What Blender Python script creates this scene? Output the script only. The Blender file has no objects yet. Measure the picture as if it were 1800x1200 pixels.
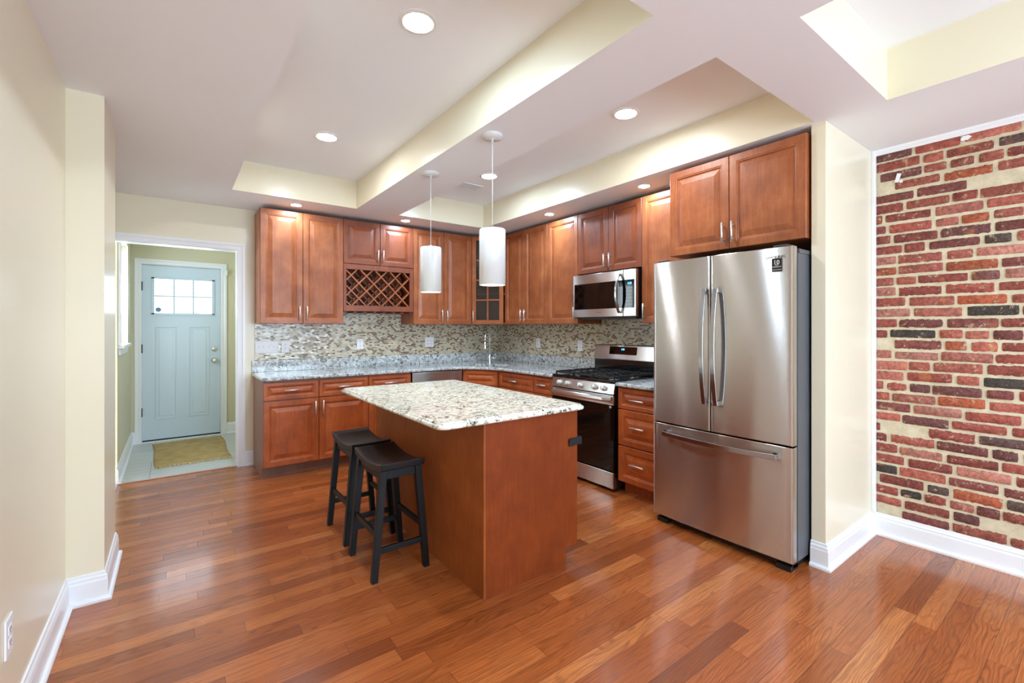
import bpy, bmesh, math, random
from mathutils import Vector, Matrix
PI = math.pi
C = bpy.context.scene.collection
S = bpy.context.scene
rnd = random.Random(7)

# ---------------------------------------------------------------- camera, world, exposure
cam_d = bpy.data.cameras.new('camera')
cam = bpy.data.objects.new('camera', cam_d); C.objects.link(cam)
cam_d.sensor_width = 36.0; cam_d.lens = 16.0
cam_d.shift_y = -25.33 / 1800.0
cam_d.clip_start = 0.02
cam.location = (0, 0, 1.352)
cam.rotation_euler = (PI / 2, 0, -0.63838)
S.camera = cam
S.view_settings.view_transform = 'Standard'
S.view_settings.look = 'None'
S.view_settings.gamma = 1.0
S.view_settings.use_curve_mapping = False
S.view_settings.exposure = 1.62
S.cycles.use_denoising = True
S.cycles.max_bounces = 10
S.cycles.diffuse_bounces = 5
S.cycles.glossy_bounces = 5
S.cycles.caustics_reflective = False
S.cycles.caustics_refractive = False
S.cycles.sample_clamp_indirect = 6.0
W = bpy.data.worlds.new('world'); S.world = W; W.use_nodes = True
W.node_tree.nodes['Background'].inputs[0].default_value = (0.80, 0.91, 1.0, 1)
W.node_tree.nodes['Background'].inputs[1].default_value = 2.0
LAMP = 112.0        # strength of the recessed LED diffusers
LAMP_S = 110.0
DAY = 46.0         # daylight through the living room window behind the camera, watts
DAYV = 2.2

def day_light(name, loc, rot, sx, sy, watts, col=(0.60, 0.80, 1.0)):
    d = bpy.data.lights.new(name, 'AREA'); d.shape = 'RECTANGLE'; d.size = sx; d.size_y = sy
    d.energy = watts; d.color = col
    o = bpy.data.objects.new(name, d); C.objects.link(o); o.location = loc; o.rotation_euler = rot
    return o
day_light('daylight_rear_window', (1.6, -2.93, 1.45), (PI / 2, 0, 0), 2.9, 1.8, DAY)
day_light('daylight_side_window', (-0.47, 5.7, 1.68), (0, -PI / 2, 0), 0.9, 0.66, DAYV, (0.82, 0.95, 0.98))
# ---------------------------------------------------------------- helpers
def lin(r, g, b):
    f = lambda c: (c / 255) / 12.92 if c / 255 <= 0.04045 else ((c / 255 + 0.055) / 1.055) ** 2.4
    return (f(r), f(g), f(b), 1.0)

class N:
    """small node-graph helper"""
    def __init__(self, name):
        self.m = bpy.data.materials.new(name); self.m.use_nodes = True
        self.t = self.m.node_tree; self.b = self.t.nodes['Principled BSDF']
    def node(self, typ, **kw):
        n = self.t.nodes.new(typ)
        for k, v in kw.items():
            if k in n.inputs.keys() if hasattr(n.inputs, 'keys') else False: pass
            setattr(n, k, v)
        return n
    def set(self, n, i, v):
        if hasattr(v, 'is_output') or isinstance(v, bpy.types.NodeSocket): self.t.links.new(v, n.inputs[i])
        else: n.inputs[i].default_value = v
    def p(self, **kw):
        for k, v in kw.items():
            self.set(self.b, {'color': 'Base Color', 'rough': 'Roughness', 'metal': 'Metallic', 'normal': 'Normal', 'coat': 'Coat Weight',
                'coatr': 'Coat Roughness', 'spec': 'Specular IOR Level', 'aniso': 'Anisotropic', 'tangent': 'Tangent', 'trans': 'Transmission Weight',
                'emis': 'Emission Color', 'emstr': 'Emission Strength', 'alpha': 'Alpha'}[k], v)
        return self
    def math(self, op, a, b=0.0, c=None):
        n = self.node('ShaderNodeMath', operation=op); self.set(n, 0, a); self.set(n, 1, b)
        if c is not None: self.set(n, 2, c)
        return n.outputs[0]
    def vmath(self, op, a, b=(0, 0, 0)):
        n = self.node('ShaderNodeVectorMath', operation=op); self.set(n, 0, a)
        if op == 'SCALE': self.set(n, 3, b)
        else: self.set(n, 1, b)
        return n.outputs[0]
    def xyz(self, x, y, z):
        n = self.node('ShaderNodeCombineXYZ'); self.set(n, 0, x); self.set(n, 1, y); self.set(n, 2, z); return n.outputs[0]
    def sep(self, v):
        n = self.node('ShaderNodeSeparateXYZ'); self.set(n, 0, v); return n.outputs
    def obj(self): return self.node('ShaderNodeTexCoord').outputs['Object']
    def pos(self): return self.node('ShaderNodeNewGeometry').outputs['Position']
    def noise(self, v, scale, detail=3.0, rough=0.5, dist=0.0, col=False):
        n = self.node('ShaderNodeTexNoise'); self.set(n, 'Vector', v); n.inputs['Scale'].default_value = scale
        n.inputs['Detail'].default_value = detail; n.inputs['Roughness'].default_value = rough; n.inputs['Distortion'].default_value = dist
        return n.outputs['Color' if col else 'Fac']
    def white(self, v, col=False):
        n = self.node('ShaderNodeTexWhiteNoise', noise_dimensions='3D'); self.set(n, 'Vector', v); return n.outputs['Color' if col else 'Value']
    def ramp(self, f, stops, const=False):
        n = self.node('ShaderNodeValToRGB'); self.set(n, 0, f); r = n.color_ramp
        if const: r.interpolation = 'CONSTANT'
        while len(r.elements) < len(stops): r.elements.new(0.5)
        for e, (p_, c_) in zip(r.elements, stops): e.position = p_; e.color = c_ if len(c_) == 4 else (*c_, 1)
        return n.outputs[0]
    def rng(self, f, a, b, c=0.0, d=1.0):
        n = self.node('ShaderNodeMapRange'); self.set(n, 0, f); self.set(n, 1, a); self.set(n, 2, b); self.set(n, 3, c); self.set(n, 4, d); return n.outputs[0]
    def mix(self, f, a, b, mode='MIX'):
        n = self.node('ShaderNodeMix', data_type='RGBA', blend_type=mode); self.set(n, 0, f); self.set(n, 6, a); self.set(n, 7, b); return n.outputs[2]
    def bump(self, h, s=0.2, d=0.002):
        n = self.node('ShaderNodeBump'); self.set(n, 'Height', h); n.inputs['Strength'].default_value = s; n.inputs['Distance'].default_value = d
        return n.outputs[0]

def plain(name, col, rough=0.5, metal=0.0, **kw):
    n = N(name); n.p(color=col, rough=rough, metal=metal, **kw); return n.m

M = {}
def mats():
    # wall paint: semi-gloss cream
    def paint(name, col, rough, coat=0.0):
        n = N(name); v = n.obj()
        f = n.noise(v, 1.3, 4)
        n.p(color=n.mix(n.rng(f, .3, .7, 0, .10), col, tuple(c * .93 for c in col[:3]) + (1,)), rough=rough,
            normal=n.bump(n.noise(v, 260, 2), .05, .001), coat=coat, coatr=.12)
        return n.m
    M['cream'] = paint('paint_cream', lin(235, 227, 203), .30, .12)
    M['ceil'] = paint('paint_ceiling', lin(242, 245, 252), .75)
    M['vest'] = paint('paint_vestibule', lin(212, 206, 176), .45)
    M['trim'] = plain('trim_white', lin(238, 240, 244), .28)
    M['doorpaint'] = plain('door_paint', lin(202, 218, 230), .35)
    M['plastic'] = plain('white_plastic', lin(240, 240, 244), .35)
    M['white'] = plain('white_enamel', lin(222, 224, 226), .3)
    M['blackp'] = plain('black_plastic', lin(18, 18, 20), .35)
    M['rubber'] = plain('black_strap', lin(16, 17, 20), .7)
    M['nickel'] = plain('satin_nickel', lin(226, 224, 220), .38, .85)
    M['chrome'] = plain('chrome', lin(225, 228, 230), .16, 1.0)
    M['bronze'] = plain('bronze_hinge', lin(110, 92, 84), .4, 1.0)
    M['grayside'] = plain('fridge_side_gray', lin(92, 95, 102), .35, .3)
    M['darkgray'] = plain('dark_gray', lin(48, 49, 52), .4)
    M['iron'] = plain('cast_iron', lin(26, 27, 30), .42)
    M['enamel'] = plain('black_enamel', lin(12, 13, 16), .12, coat=.5)
    M['blackglass'] = plain('black_glass', lin(8, 8, 9), .05, spec=.5)
    M['cord'] = plain('cord_clear', lin(220, 220, 218), .4)
    M['darkwood'] = plain('shelf_interior', lin(60, 30, 20), .6)
    M['ink'] = plain('ink_gray', lin(118, 110, 104), .5)
    M['decal'] = plain('decal_white', lin(235, 235, 225), .6)
    M['led'] = plain('blue_display', lin(10, 30, 60), .3, emis=(0.05, .30, 1, 1), emstr=2.5)
    M['decalblue'] = plain('sticker_blue', lin(96, 128, 150), .5)
    # brushed stainless: horizontal brushing on surfaces facing -X
    def steel(name, col, rough, an=.82, tan=(0, 0, 1), brush=0.0):
        n = N(name); v = n.obj(); sx = n.sep(v)
        st = n.noise(n.xyz(n.math('MULTIPLY', sx[0], 6), n.math('MULTIPLY', sx[1], 6), n.math('MULTIPLY', sx[2], 900)), 1, 2)
        n.p(color=n.mix(n.rng(st, .3, .7, 0, .25), col, tuple(c * .8 for c in col[:3]) + (1,)), rough=rough, metal=1.0, aniso=an)
        n.set(n.b, 'Tangent', n.xyz(*tan))
        if brush:   # fine horizontal brush lines: tiny up-and-down tilts of the surface
            w1 = n.white(n.vmath('SCALE', v, 9173.0)); w2 = n.white(n.vmath('SCALE', v, 7331.0))
            tz = n.math('MULTIPLY', n.math('SUBTRACT', n.math('ADD', w1, w2), 1.0), brush)
            nv = n.node('ShaderNodeVectorMath', operation='NORMALIZE'); n.set(nv, 0, n.vmath('ADD', n.node('ShaderNodeNewGeometry').outputs['Normal'], n.xyz(0, 0, tz)))
            n.p(normal=nv.outputs[0])
        return n.m
    M['steel'] = steel('brushed_steel', lin(206, 204, 202), .19, 1.0, brush=.36)
    M['steelh'] = steel('steel_handle', lin(176, 176, 178), .2, .5)
    M['steelr'] = steel('range_steel', lin(206, 204, 200), .24, 1.0, brush=.12)
    # stained maple
    def wood(name, a, b, c, rough=.42, coat=.15, spec=.5):
        n = N(name); v = n.pos(); s = n.sep(v)
        u = n.math('ADD', s[0], s[1])
        bl = n.noise(v, 5.5, 4, .6)
        gv = n.xyz(n.math('MULTIPLY', u, 60), 0, n.math('MULTIPLY', s[2], 5))
        g = n.noise(gv, 1, 4, .6, .5)
        pore = n.noise(v, 90, 3, .7)
        col = n.ramp(n.math('ADD', n.math('MULTIPLY', bl, .62), n.math('MULTIPLY', g, .38)), [(.34, a), (.52, b), (.68, c)])
        col = n.mix(n.rng(pore, .35, .75, 0, .22), col, a)
        n.p(color=col, rough=rough, coat=coat, coatr=.32, spec=spec)
        return n.m
    M['wood'] = wood('stained_maple', lin(132, 70, 37), lin(162, 90, 49), lin(182, 110, 64))
    M['woodred'] = wood('stained_maple_red', lin(112, 52, 28), lin(138, 68, 36), lin(156, 84, 46))
    M['woodlow'] = wood('stained_maple_base', lin(138, 62, 25), lin(172, 84, 34), lin(192, 102, 44))
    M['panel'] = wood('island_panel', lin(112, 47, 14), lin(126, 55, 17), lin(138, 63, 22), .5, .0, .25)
    M['panellift'] = wood('island_panel_shade_lift', lin(132, 68, 28), lin(150, 80, 34), lin(164, 92, 42), .5, .0, .25)  # island panel wood again, colour lightened to offset the shade on the left face
    M['panelgray'] = wood('cabinet_end_panel', lin(120, 82, 64), lin(132, 92, 74), lin(142, 102, 84), .45, .1)
    # espresso stool
    n = N('espresso_lacquer'); v = n.obj(); s = n.sep(v)
    g = n.noise(n.xyz(n.math('MULTIPLY', s[0], 90), n.math('MULTIPLY', s[1], 8), n.math('MULTIPLY', s[2], 8)), 1, 4)
    n.p(color=n.ramp(g, [(.35, lin(8, 5, 5)), (.7, lin(26, 15, 13))]), rough=.38, coat=.0, coatr=.2, spec=.35); M['espresso'] = n.m
    n = N('espresso_leg'); n.p(color=n.ramp(n.noise(n.obj(), 30, 3), [(.3, lin(5, 5, 6)), (.7, lin(11, 10, 12))]), rough=.45, spec=.3); M['leg'] = n.m
    # oak floor
    n = N('oak_floor'); s = n.sep(n.pos()); w = .083
    ry = n.math('DIVIDE', n.math('ADD', s[1], 20.0), w); row = n.math('FLOOR', ry); fy = n.math('FRACT', ry)
    r1 = n.white(n.xyz(row, 3.3, 1.7))
    L = n.math('ADD', .62, n.math('MULTIPLY', n.white(n.xyz(row, 9.1, 4.2)), .55))
    rx = n.math('DIVIDE', n.math('ADD', n.math('ADD', s[0], 30.0), n.math('MULTIPLY', r1, 5.0)), L)
    ix = n.math('FLOOR', rx); fx = n.math('FRACT', rx)
    pv = n.xyz(row, ix, 0.5); pr = n.white(pv); pr2 = n.white(n.xyz(ix, row, 7.5))
    base = n.ramp(pr, [(0, lin(130, 66, 30)), (.10, lin(158, 84, 40)), (.45, lin(178, 98, 48)), (.80, lin(188, 108, 55)), (1, lin(202, 126, 70))])
    yl = n.math('MULTIPLY', n.math('SUBTRACT', fy, .5), w)
    off = n.math('MULTIPLY', pr2, 40.0)
    # long fibres
    fib = n.noise(n.xyz(n.math('ADD', n.math('MULTIPLY', s[0], 5), off), n.math('MULTIPLY', yl, 170), off), 1, 4, .7)
    # cathedral figure
    cx = n.math('ADD', n.math('MULTIPLY', s[0], 1.5), off)
    wob = n.noise(n.xyz(cx, n.math('MULTIPLY', yl, 9), off), 1.2, 2, .45)
    ph = n.math('ADD', n.math('MULTIPLY', wob, 80.0), n.math('MULTIPLY', n.math('ADD', yl, n.math('MULTIPLY', n.math('SUBTRACT', pr, .5), .05)), 400))
    ring = n.math('SINE', ph); ring = n.rng(ring, .1, .95, 0, 1)
    stg = n.rng(n.noise(n.xyz(n.math('MULTIPLY', s[0], 1.5), off, 2.0), 1, 2), .35, .65, .15, 1.0)
    dark = n.mix(.72, base, lin(84, 36, 14))
    col = n.mix(n.math('MULTIPLY', n.math('MULTIPLY', ring, stg), .7), base, dark)
    col = n.mix(n.rng(fib, .45, .68, 0, .85), col, dark)
    col = n.mix(n.rng(n.noise(n.xyz(n.math('MULTIPLY', s[0], 1.2), s[1], 0), 1.7, 3), .4, .7, 0, .25), col, lin(150, 72, 36))
    ex = n.math('MULTIPLY', n.math('MINIMUM', fx, n.math('SUBTRACT', 1.0, fx)), L)
    ey = n.math('MULTIPLY', n.math('MINIMUM', fy, n.math('SUBTRACT', 1.0, fy)), w)
    e = n.math('MINIMUM', ex, ey); seam = n.rng(e, .0004, .0016, 1, 0)
    col = n.mix(n.math('MULTIPLY', seam, .7), col, lin(66, 28, 14))
    h = n.math('SUBTRACT', n.math('MULTIPLY', fib, -.25), n.math('MULTIPLY', seam, 1.0))
    n.p(color=col, rough=n.rng(fib, .3, .8, .19, .30), normal=n.bump(h, .18, .0012), coat=.35, coatr=.12, spec=.5); M['floor'] = n.m
    # vestibule tile
    n = N('vestibule_tile'); s = n.sep(n.pos())
    ax = n.math('FRACT', n.math('DIVIDE', n.math('ADD', s[0], 9.78), 1.2)); ry = n.math('DIVIDE', n.math('ADD', s[1], 9.2), .6); ay = n.math('FRACT', ry)
    ax = n.math('FRACT', n.math('ADD', ax, n.math('MULTIPLY', n.math('MODULO', n.math('FLOOR', ry), 2), .5)))
    e = n.math('MINIMUM', n.math('MULTIPLY', n.math('MINIMUM', ax, n.math('SUBTRACT', 1.0, ax)), 1.2), n.math('MULTIPLY', n.math('MINIMUM', ay, n.math('SUBTRACT', 1.0, ay)), .6))
    st = n.noise(n.xyz(n.math('MULTIPLY', s[0], 2), n.math('MULTIPLY', s[1], 40), 0), 1, 4)
    col = n.ramp(st, [(.3, lin(186, 194, 194)), (.7, lin(212, 214, 211))])
    n.p(color=n.mix(n.rng(e, .001, .003, 1, 0), col, lin(120, 124, 124)), rough=.25); M['vtile'] = n.m
    # mosaic
    n = N('mosaic_tile'); s = n.sep(n.pos()); u = n.math('ADD', s[0], s[1]); tw, th = .0300, .0158
    rz = n.math('DIVIDE', s[2], th); row = n.math('FLOOR', rz); fz = n.math('FRACT', rz)
    ru = n.math('ADD', n.math('DIVIDE', u, tw), n.math('MULTIPLY', n.math('MODULO', row, 2), .5)); iu = n.math('FLOOR', ru); fu = n.math('FRACT', ru)
    r = n.white(n.xyz(iu, row, .3)); rc = n.white(n.xyz(row, iu, 5.1), True)
    col = n.ramp(r, [(0, lin(216, 204, 172)), (.28, lin(196, 186, 160)), (.46, lin(182, 182, 170)), (.58, lin(222, 212, 186)), (.70, lin(168, 140, 96)), (.78, lin(116, 80, 52)), (.90, lin(84, 60, 46))], True)
    e = n.math('MINIMUM', n.math('MULTIPLY', n.math('MINIMUM', fu, n.math('SUBTRACT', 1.0, fu)), tw), n.math('MULTIPLY', n.math('MINIMUM', fz, n.math('SUBTRACT', 1.0, fz)), th))
    gm = n.rng(e, .0008, .0014, 1, 0)
    col = n.mix(n.rng(n.noise(n.pos(), 300, 2), .4, .7, 0, .2), col, lin(120, 104, 84))
    col = n.mix(gm, col, lin(206, 200, 184))
    tilt = n.vmath('SCALE', n.vmath('SUBTRACT', rc, (.5, .5, .5)), .10)
    gn = n.node('ShaderNodeNewGeometry').outputs['Normal']
    nv = n.node('ShaderNodeVectorMath', operation='NORMALIZE'); n.set(nv, 0, n.vmath('ADD', gn, tilt))
    n.p(color=col, rough=n.math('MAXIMUM', n.rng(r, 0, 1, .12, .3), n.math('MULTIPLY', gm, .8)), normal=nv.outputs[0], spec=.7); M['mosaic'] = n.m
    # granite
    def granite(name, whites, cloud, gold, speck, amt):
        n = N(name); v = n.pos()
        a = n.noise(v, 5, 5, .65, 1.2); b = n.noise(v, 34, 5, .7, .6); c_ = n.noise(v, 110, 4, .75); d = n.noise(v, 16, 5, .7, 2.0)
        col = n.ramp(b, [(.30, cloud), (.46, whites[1]), (.62, whites[0])])
        col = n.mix(n.rng(d, .52, .66, 0, .75), col, gold)
        m = n.math('MULTIPLY', n.rng(n.math('ADD', n.math('MULTIPLY', b, .5), n.math('MULTIPLY', c_, .5)), .485, .44, 0, 1), n.rng(a, .38, .58, .15 * amt, amt))
        col = n.mix(m, col, speck)
        m2 = n.rng(n.noise(v, 52, 5, .75, .8), .39, .35, 0, .9)
        col = n.mix(m2, col, speck)
        n.p(color=col, rough=.11, coat=.2, coatr=.05, spec=.55)
        return n.m
    M['granite'] = granite('granite_counter', (lin(226, 230, 230), lin(190, 196, 198)), lin(110, 118, 122), lin(150, 152, 146), lin(34, 40, 46), 1.0)
    M['granisl'] = granite('granite_island', (lin(246, 245, 236), lin(232, 229, 214)), lin(176, 170, 146), lin(176, 168, 130), lin(48, 48, 46), 1.0)
    # brick
    n = N('old_brick'); at = n.node('ShaderNodeAttribute'); at.attribute_name = 'col'
    v = n.pos(); f1 = n.noise(v, 55, 5, .75); f2 = n.noise(v, 150, 4, .75); f3 = n.noise(v, 26, 6, .75)
    col = n.mix(n.rng(f1, .42, .60, 0, .9), at.outputs['Color'], n.vmath('SCALE', at.outputs['Color'], .45))
    col = n.mix(n.rng(f3, .58, .64, 0, .8), col, lin(196, 172, 138))
    col = n.mix(n.rng(f2, .62, .68, 0, .8), col, lin(216, 196, 170))
    col = n.mix(n.rng(n.noise(v, 9, 3), .64, .70, 0, .35), col, lin(206, 130, 60))
    n.p(color=col, rough=.8, normal=n.bump(n.math('ADD', f1, f2), .6, .006)); M['brick'] = n.m
    n = N('mortar'); v = n.pos()
    col = n.ramp(n.noise(v, 14, 5, .7), [(.3, lin(196, 182, 152)), (.6, lin(220, 208, 180)), (.8, lin(232, 222, 200))])
    n.p(color=col, rough=.9, normal=n.bump(n.noise(v, 60, 5, .7), .7, .006)); M['mortar'] = n.m
    # jute
    n = N('jute_weave'); s = n.sep(n.pos())
    wv = n.math('MULTIPLY', n.math('SINE', n.math('MULTIPLY', s[1], 620)), n.math('SINE', n.math('MULTIPLY', s[0], 240)))
    col = n.mix(n.rng(n.noise(n.pos(), 9, 3), .35, .65), lin(206, 182, 128), lin(188, 160, 104))
    n.p(color=n.mix(n.rng(wv, -1, 1, .35, 0), col, lin(130, 104, 62)), rough=.95, normal=n.bump(wv, .6, .003)); M['jute'] = n.m
    M['fringe'] = plain('jute_fringe', lin(222, 206, 170), .95)
    # glass
    g = N('window_glass'); t = g.t; tr = t.nodes.new('ShaderNodeBsdfTransparent'); gl = t.nodes.new('ShaderNodeBsdfGlossy'); gl.inputs['Roughness'].default_value = .02
    tr.inputs[0].default_value = (.93, .96, .97, 1)
    mx = t.nodes.new('ShaderNodeMixShader'); mx.inputs[0].default_value = .07
    t.links.new(tr.outputs[0], mx.inputs[1]); t.links.new(gl.outputs[0], mx.inputs[2]); t.links.new(mx.outputs[0], t.nodes['Material Output'].inputs[0]); M['glass'] = g.m
    g = N('cabinet_glass'); g.p(color=lin(60, 50, 46), rough=.12, alpha=.55, spec=.6); M['cabglass'] = g.m
    def emit(name, col, st):
        n = N(name); n.p(color=(.9, .9, .9, 1), emis=col, emstr=st, rough=.5); return n.m
    M['lampw'] = emit('led_diffuser_warm', (.86, .90, .94, 1), LAMP)
    M['lampc'] = emit('led_diffuser_cool', (.64, .83, 1, 1), LAMP)
    M['lamps'] = emit('led_small_cool', (.64, .83, 1, 1), LAMP_S)
    M['bulb'] = emit('pendant_bulb', (1, .95, .86, 1), 70.0)
    M['lampring'] = plain('lamp_trim', lin(235, 235, 235), .4)
mats()

class MB:
    def __init__(self): self.v = []; self.f = []; self.mi = []; self.sm = []
    def add(self, vs, fs, mi=0, sm=False, mat=None):
        o = len(self.v)
        for p in vs:
            p = Vector(p)
            if mat is not None: p = mat @ p
            self.v.append(tuple(p))
        for f in fs: self.f.append(tuple(o + i for i in f)); self.mi.append(mi); self.sm.append(sm)
        return self
    def box(self, x0, x1, y0, y1, z0, z1, mi=0, mat=None):
        if x0 > x1: x0, x1 = x1, x0
        if y0 > y1: y0, y1 = y1, y0
        if z0 > z1: z0, z1 = z1, z0
        vs = [(x, y, z) for z in (z0, z1) for y in (y0, y1) for x in (x0, x1)]
        return self.add(vs, [(0, 2, 3, 1), (4, 5, 7, 6), (0, 1, 5, 4), (2, 6, 7, 3), (0, 4, 6, 2), (1, 3, 7, 5)], mi, False, mat)
    def prism(self, pts, z0, z1, mi=0, sm=False, mat=None):
        k = len(pts); vs = [(x, y, z0) for x, y in pts] + [(x, y, z1) for x, y in pts]
        self.add(vs, [tuple(reversed(range(k))), tuple(range(k, 2 * k))], mi, False, mat)
        return self.add(vs, [(i, (i + 1) % k, k + (i + 1) % k, k + i) for i in range(k)], mi, sm, mat)
    def rings(self, rings, mi=0, sm=True, cap0=True, cap1=True, closed=True, mat=None):
        k = len(rings[0]); vs = [p for r in rings for p in r]; fs = []
        for j in range(len(rings) - 1):
            for i in range(k if closed else k - 1):
                a = j * k + i; b = j * k + (i + 1) % k; fs.append((a, b, b + k, a + k))
        self.add(vs, fs, mi, sm, mat)
        if cap0: self.add(rings[0], [tuple(reversed(range(k)))], mi, False, mat)
        if cap1: self.add(rings[-1], [tuple(range(k))], mi, False, mat)
        return self
    def lathe(self, prof, cx=0, cy=0, k=28, mi=0, sm=True, mat=None, cap=True):
        R = [[(cx + r * math.cos(2 * PI * i / k), cy + r * math.sin(2 * PI * i / k), z) for i in range(k)] for r, z in prof]
        return self.rings(R, mi, sm, cap, cap, True, mat)
    def tube(self, pts, r, k=12, mi=0, sm=True, mat=None, flat=None):
        pts = [Vector(p) for p in pts]; R = []; up = None
        for i, p in enumerate(pts):
            d = (pts[min(i + 1, len(pts) - 1)] - pts[max(i - 1, 0)]).normalized()
            if up is None: up = Vector((0, 0, 1)) if abs(d.z) < .9 else Vector((1, 0, 0))
            a = d.cross(up).normalized(); b = a.cross(d).normalized(); up = b
            rr = r[i] if isinstance(r, (list, tuple)) else r
            R.append([tuple(p + a * rr * math.cos(2 * PI * j / k) + b * rr * math.sin(2 * PI * j / k)) for j in range(k)])
        return self.rings(R, mi, sm, mat=mat)
    def obj(self, name, mats, parent=None, bevel=0, seg=2, loc=None, auto=False):
        me = bpy.data.meshes.new(name); me.from_pydata(self.v, [], self.f)
        if not isinstance(mats, (list, tuple)): mats = [mats]
        for m in mats: me.materials.append(M[m] if isinstance(m, str) else m)
        me.polygons.foreach_set('material_index', self.mi); me.polygons.foreach_set('use_smooth', self.sm); me.update()
        bm = bmesh.new(); bm.from_mesh(me); bmesh.ops.remove_doubles(bm, verts=bm.verts, dist=1e-5) if not auto else None
        bmesh.ops.recalc_face_normals(bm, faces=bm.faces) if not auto else None
        bm.to_mesh(me); bm.free()
        o = bpy.data.objects.new(name, me); C.objects.link(o)
        if parent is not None: o.parent = parent
        if loc: o.location = loc
        if bevel:
            b = o.modifiers.new('bevel', 'BEVEL'); b.width = bevel; b.segments = seg; b.limit_method = 'ANGLE'; b.angle_limit = math.radians(40)
            b.harden_normals = False
        return o

def thing(name, label, cat, loc=(0, 0, 0), rot=0.0, group=None):
    o = bpy.data.objects.new(name, None); C.objects.link(o); o.empty_display_size = .1
    o.location = loc; o.rotation_euler = (0, 0, rot); o['label'] = label; o['category'] = cat
    if group: o['group'] = group
    return o
def tag(o, label, cat, group=None):
    o['label'] = label; o['category'] = cat
    if group: o['group'] = group
    return o
def struct(o, label=None):
    o['kind'] = 'structure'
    if label: o['label'] = label
    return o
def copy_tree(o, parent=None):
    c = o.copy(); C.objects.link(c)
    if parent is not None: c.parent = parent
    for ch in list(o.children): copy_tree(ch, c)
    return c
def text(name, body, size, mat, parent, origin, xdir, zdir, depth=.0006, align='CENTER', sx=1.0):
    """raised lettering; xdir = reading direction, zdir = up"""
    cu = bpy.data.curves.new(name, 'FONT'); cu.body = body; cu.size = size; cu.extrude = depth; cu.align_x = align; cu.align_y = 'CENTER'; cu.resolution_u = 3
    tmp = bpy.data.objects.new(name + '_tmp', cu); C.objects.link(tmp); bpy.context.view_layer.update()
    me = bpy.data.meshes.new_from_object(tmp.evaluated_get(bpy.context.evaluated_depsgraph_get())); bpy.data.objects.remove(tmp)
    x = Vector(xdir).normalized(); z = Vector(zdir).normalized(); nrm = x.cross(z)
    R = Matrix((x * sx, z, nrm)).transposed().to_4x4(); me.transform(Matrix.Translation(Vector(origin)) @ R)
    me.materials.clear(); me.materials.append(M[mat]); me.name = name
    o = bpy.data.objects.new(name, me); C.objects.link(o); o.parent = parent
    return o

# ================================================================ SETTING
ZC, ZT = 2.502, 2.763
struct(MB().box(-.6, 3.85, -3.05, 5.15, -.06, 0).obj('floor', 'floor'), 'glossy orange-brown oak plank floor')
struct(MB().box(-.55, 1.1, 5.15, 6.95, -.06, -.001).obj('floor', 'vtile'), 'pale grey tile floor of the vestibule')
struct(MB().box(-.42, .62, 5.128, 5.158, -.004, .004).obj('trim_1', 'woodlow', bevel=.002), 'thin wooden threshold strip at the vestibule')
# left wall with the shallow pier
struct(MB().box(-.60, -.42, -3.05, 5.13, 0, 2.80).obj('wall_left', 'cream'), 'cream wall on the left')
struct(MB().box(-.44, -.28, 3.035, 3.555, 0, ZC + .05).obj('wall_left_pier', 'cream'), 'shallow cream pier on the left wall')
# back wall with doorway
b = MB(); b.box(-.42, -.35, 5.13, 5.25, 0, 2.80) if False else None
b.box(.50, 3.75, 5.13, 5.25, 0, 2.80); b.box(-.42, .50, 5.13, 5.25, 2.10, 2.80)
struct(b.obj('wall_back', 'cream'), 'cream wall behind the cabinets with the vestibule doorway')
# doorway casing
def casing(x0, x1, z1, w, y, t, name, lab, dirn=-1, left=True):
    b = MB(); prof = [(0, t * .55), (w * .12, t * .9), (w * .55, t * .75), (w * .72, t), (w, t)]
    def stile(xa, s):
        for i in range(len(prof) - 1):
            (a, ta), (c, tc) = prof[i], prof[i + 1]
            xs = [xa + s * a, xa + s * c]; zt = [z1 + a, z1 + c]
            vs = [(xs[0], y, 0), (xs[1], y, 0), (xs[1], y, zt[1]), (xs[0], y, zt[0]), (xs[0], y + dirn * ta, 0), (xs[1], y + dirn * tc, 0), (xs[1], y + dirn * tc, zt[1]), (xs[0], y + dirn * ta, zt[0])]
            b.add(vs, [(0, 1, 2, 3), (4, 7, 6, 5), (0, 4, 5, 1), (1, 5, 6, 2), (2, 6, 7, 3), (3, 7, 4, 0)])
    stile(x1, 1)
    if left: stile(x0, -1)
    for i in range(len(prof) - 1):
        (a, ta), (c, tc) = prof[i], prof[i + 1]
        la, lc = (a, c) if left else (0, 0)
        vs = [(x0 - la, y, z1 + a), (x1 + a, y, z1 + a), (x1 + c, y, z1 + c), (x0 - lc, y, z1 + c), (x0 - la, y + dirn * ta, z1 + a), (x1 + a, y + dirn * ta, z1 + a), (x1 + c, y + dirn * tc, z1 + c), (x0 - lc, y + dirn * tc, z1 + c)]
        b.add(vs, [(0, 1, 2, 3), (4, 7, 6, 5), (0, 4, 5, 1), (1, 5, 6, 2), (2, 6, 7, 3), (3, 7, 4, 0)])
    o = b.obj(name, 'trim', auto=True)
    bm = bmesh.new(); bm.from_mesh(o.data); bmesh.ops.recalc_face_normals(bm, faces=bm.faces); bm.to_mesh(o.data); bm.free()
    return struct(o, lab)
casing(-.418, .487, 2.092, .068, 5.13, .02, 'trim_2', 'white casing around the vestibule doorway', left=False)
struct(MB().box(.487, .50, 5.12, 5.26, 0, 2.092).box(-.418, .50, 5.12, 5.26, 2.092, 2.105).obj('trim_3', 'trim'), 'white jamb of the vestibule doorway')
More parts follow.
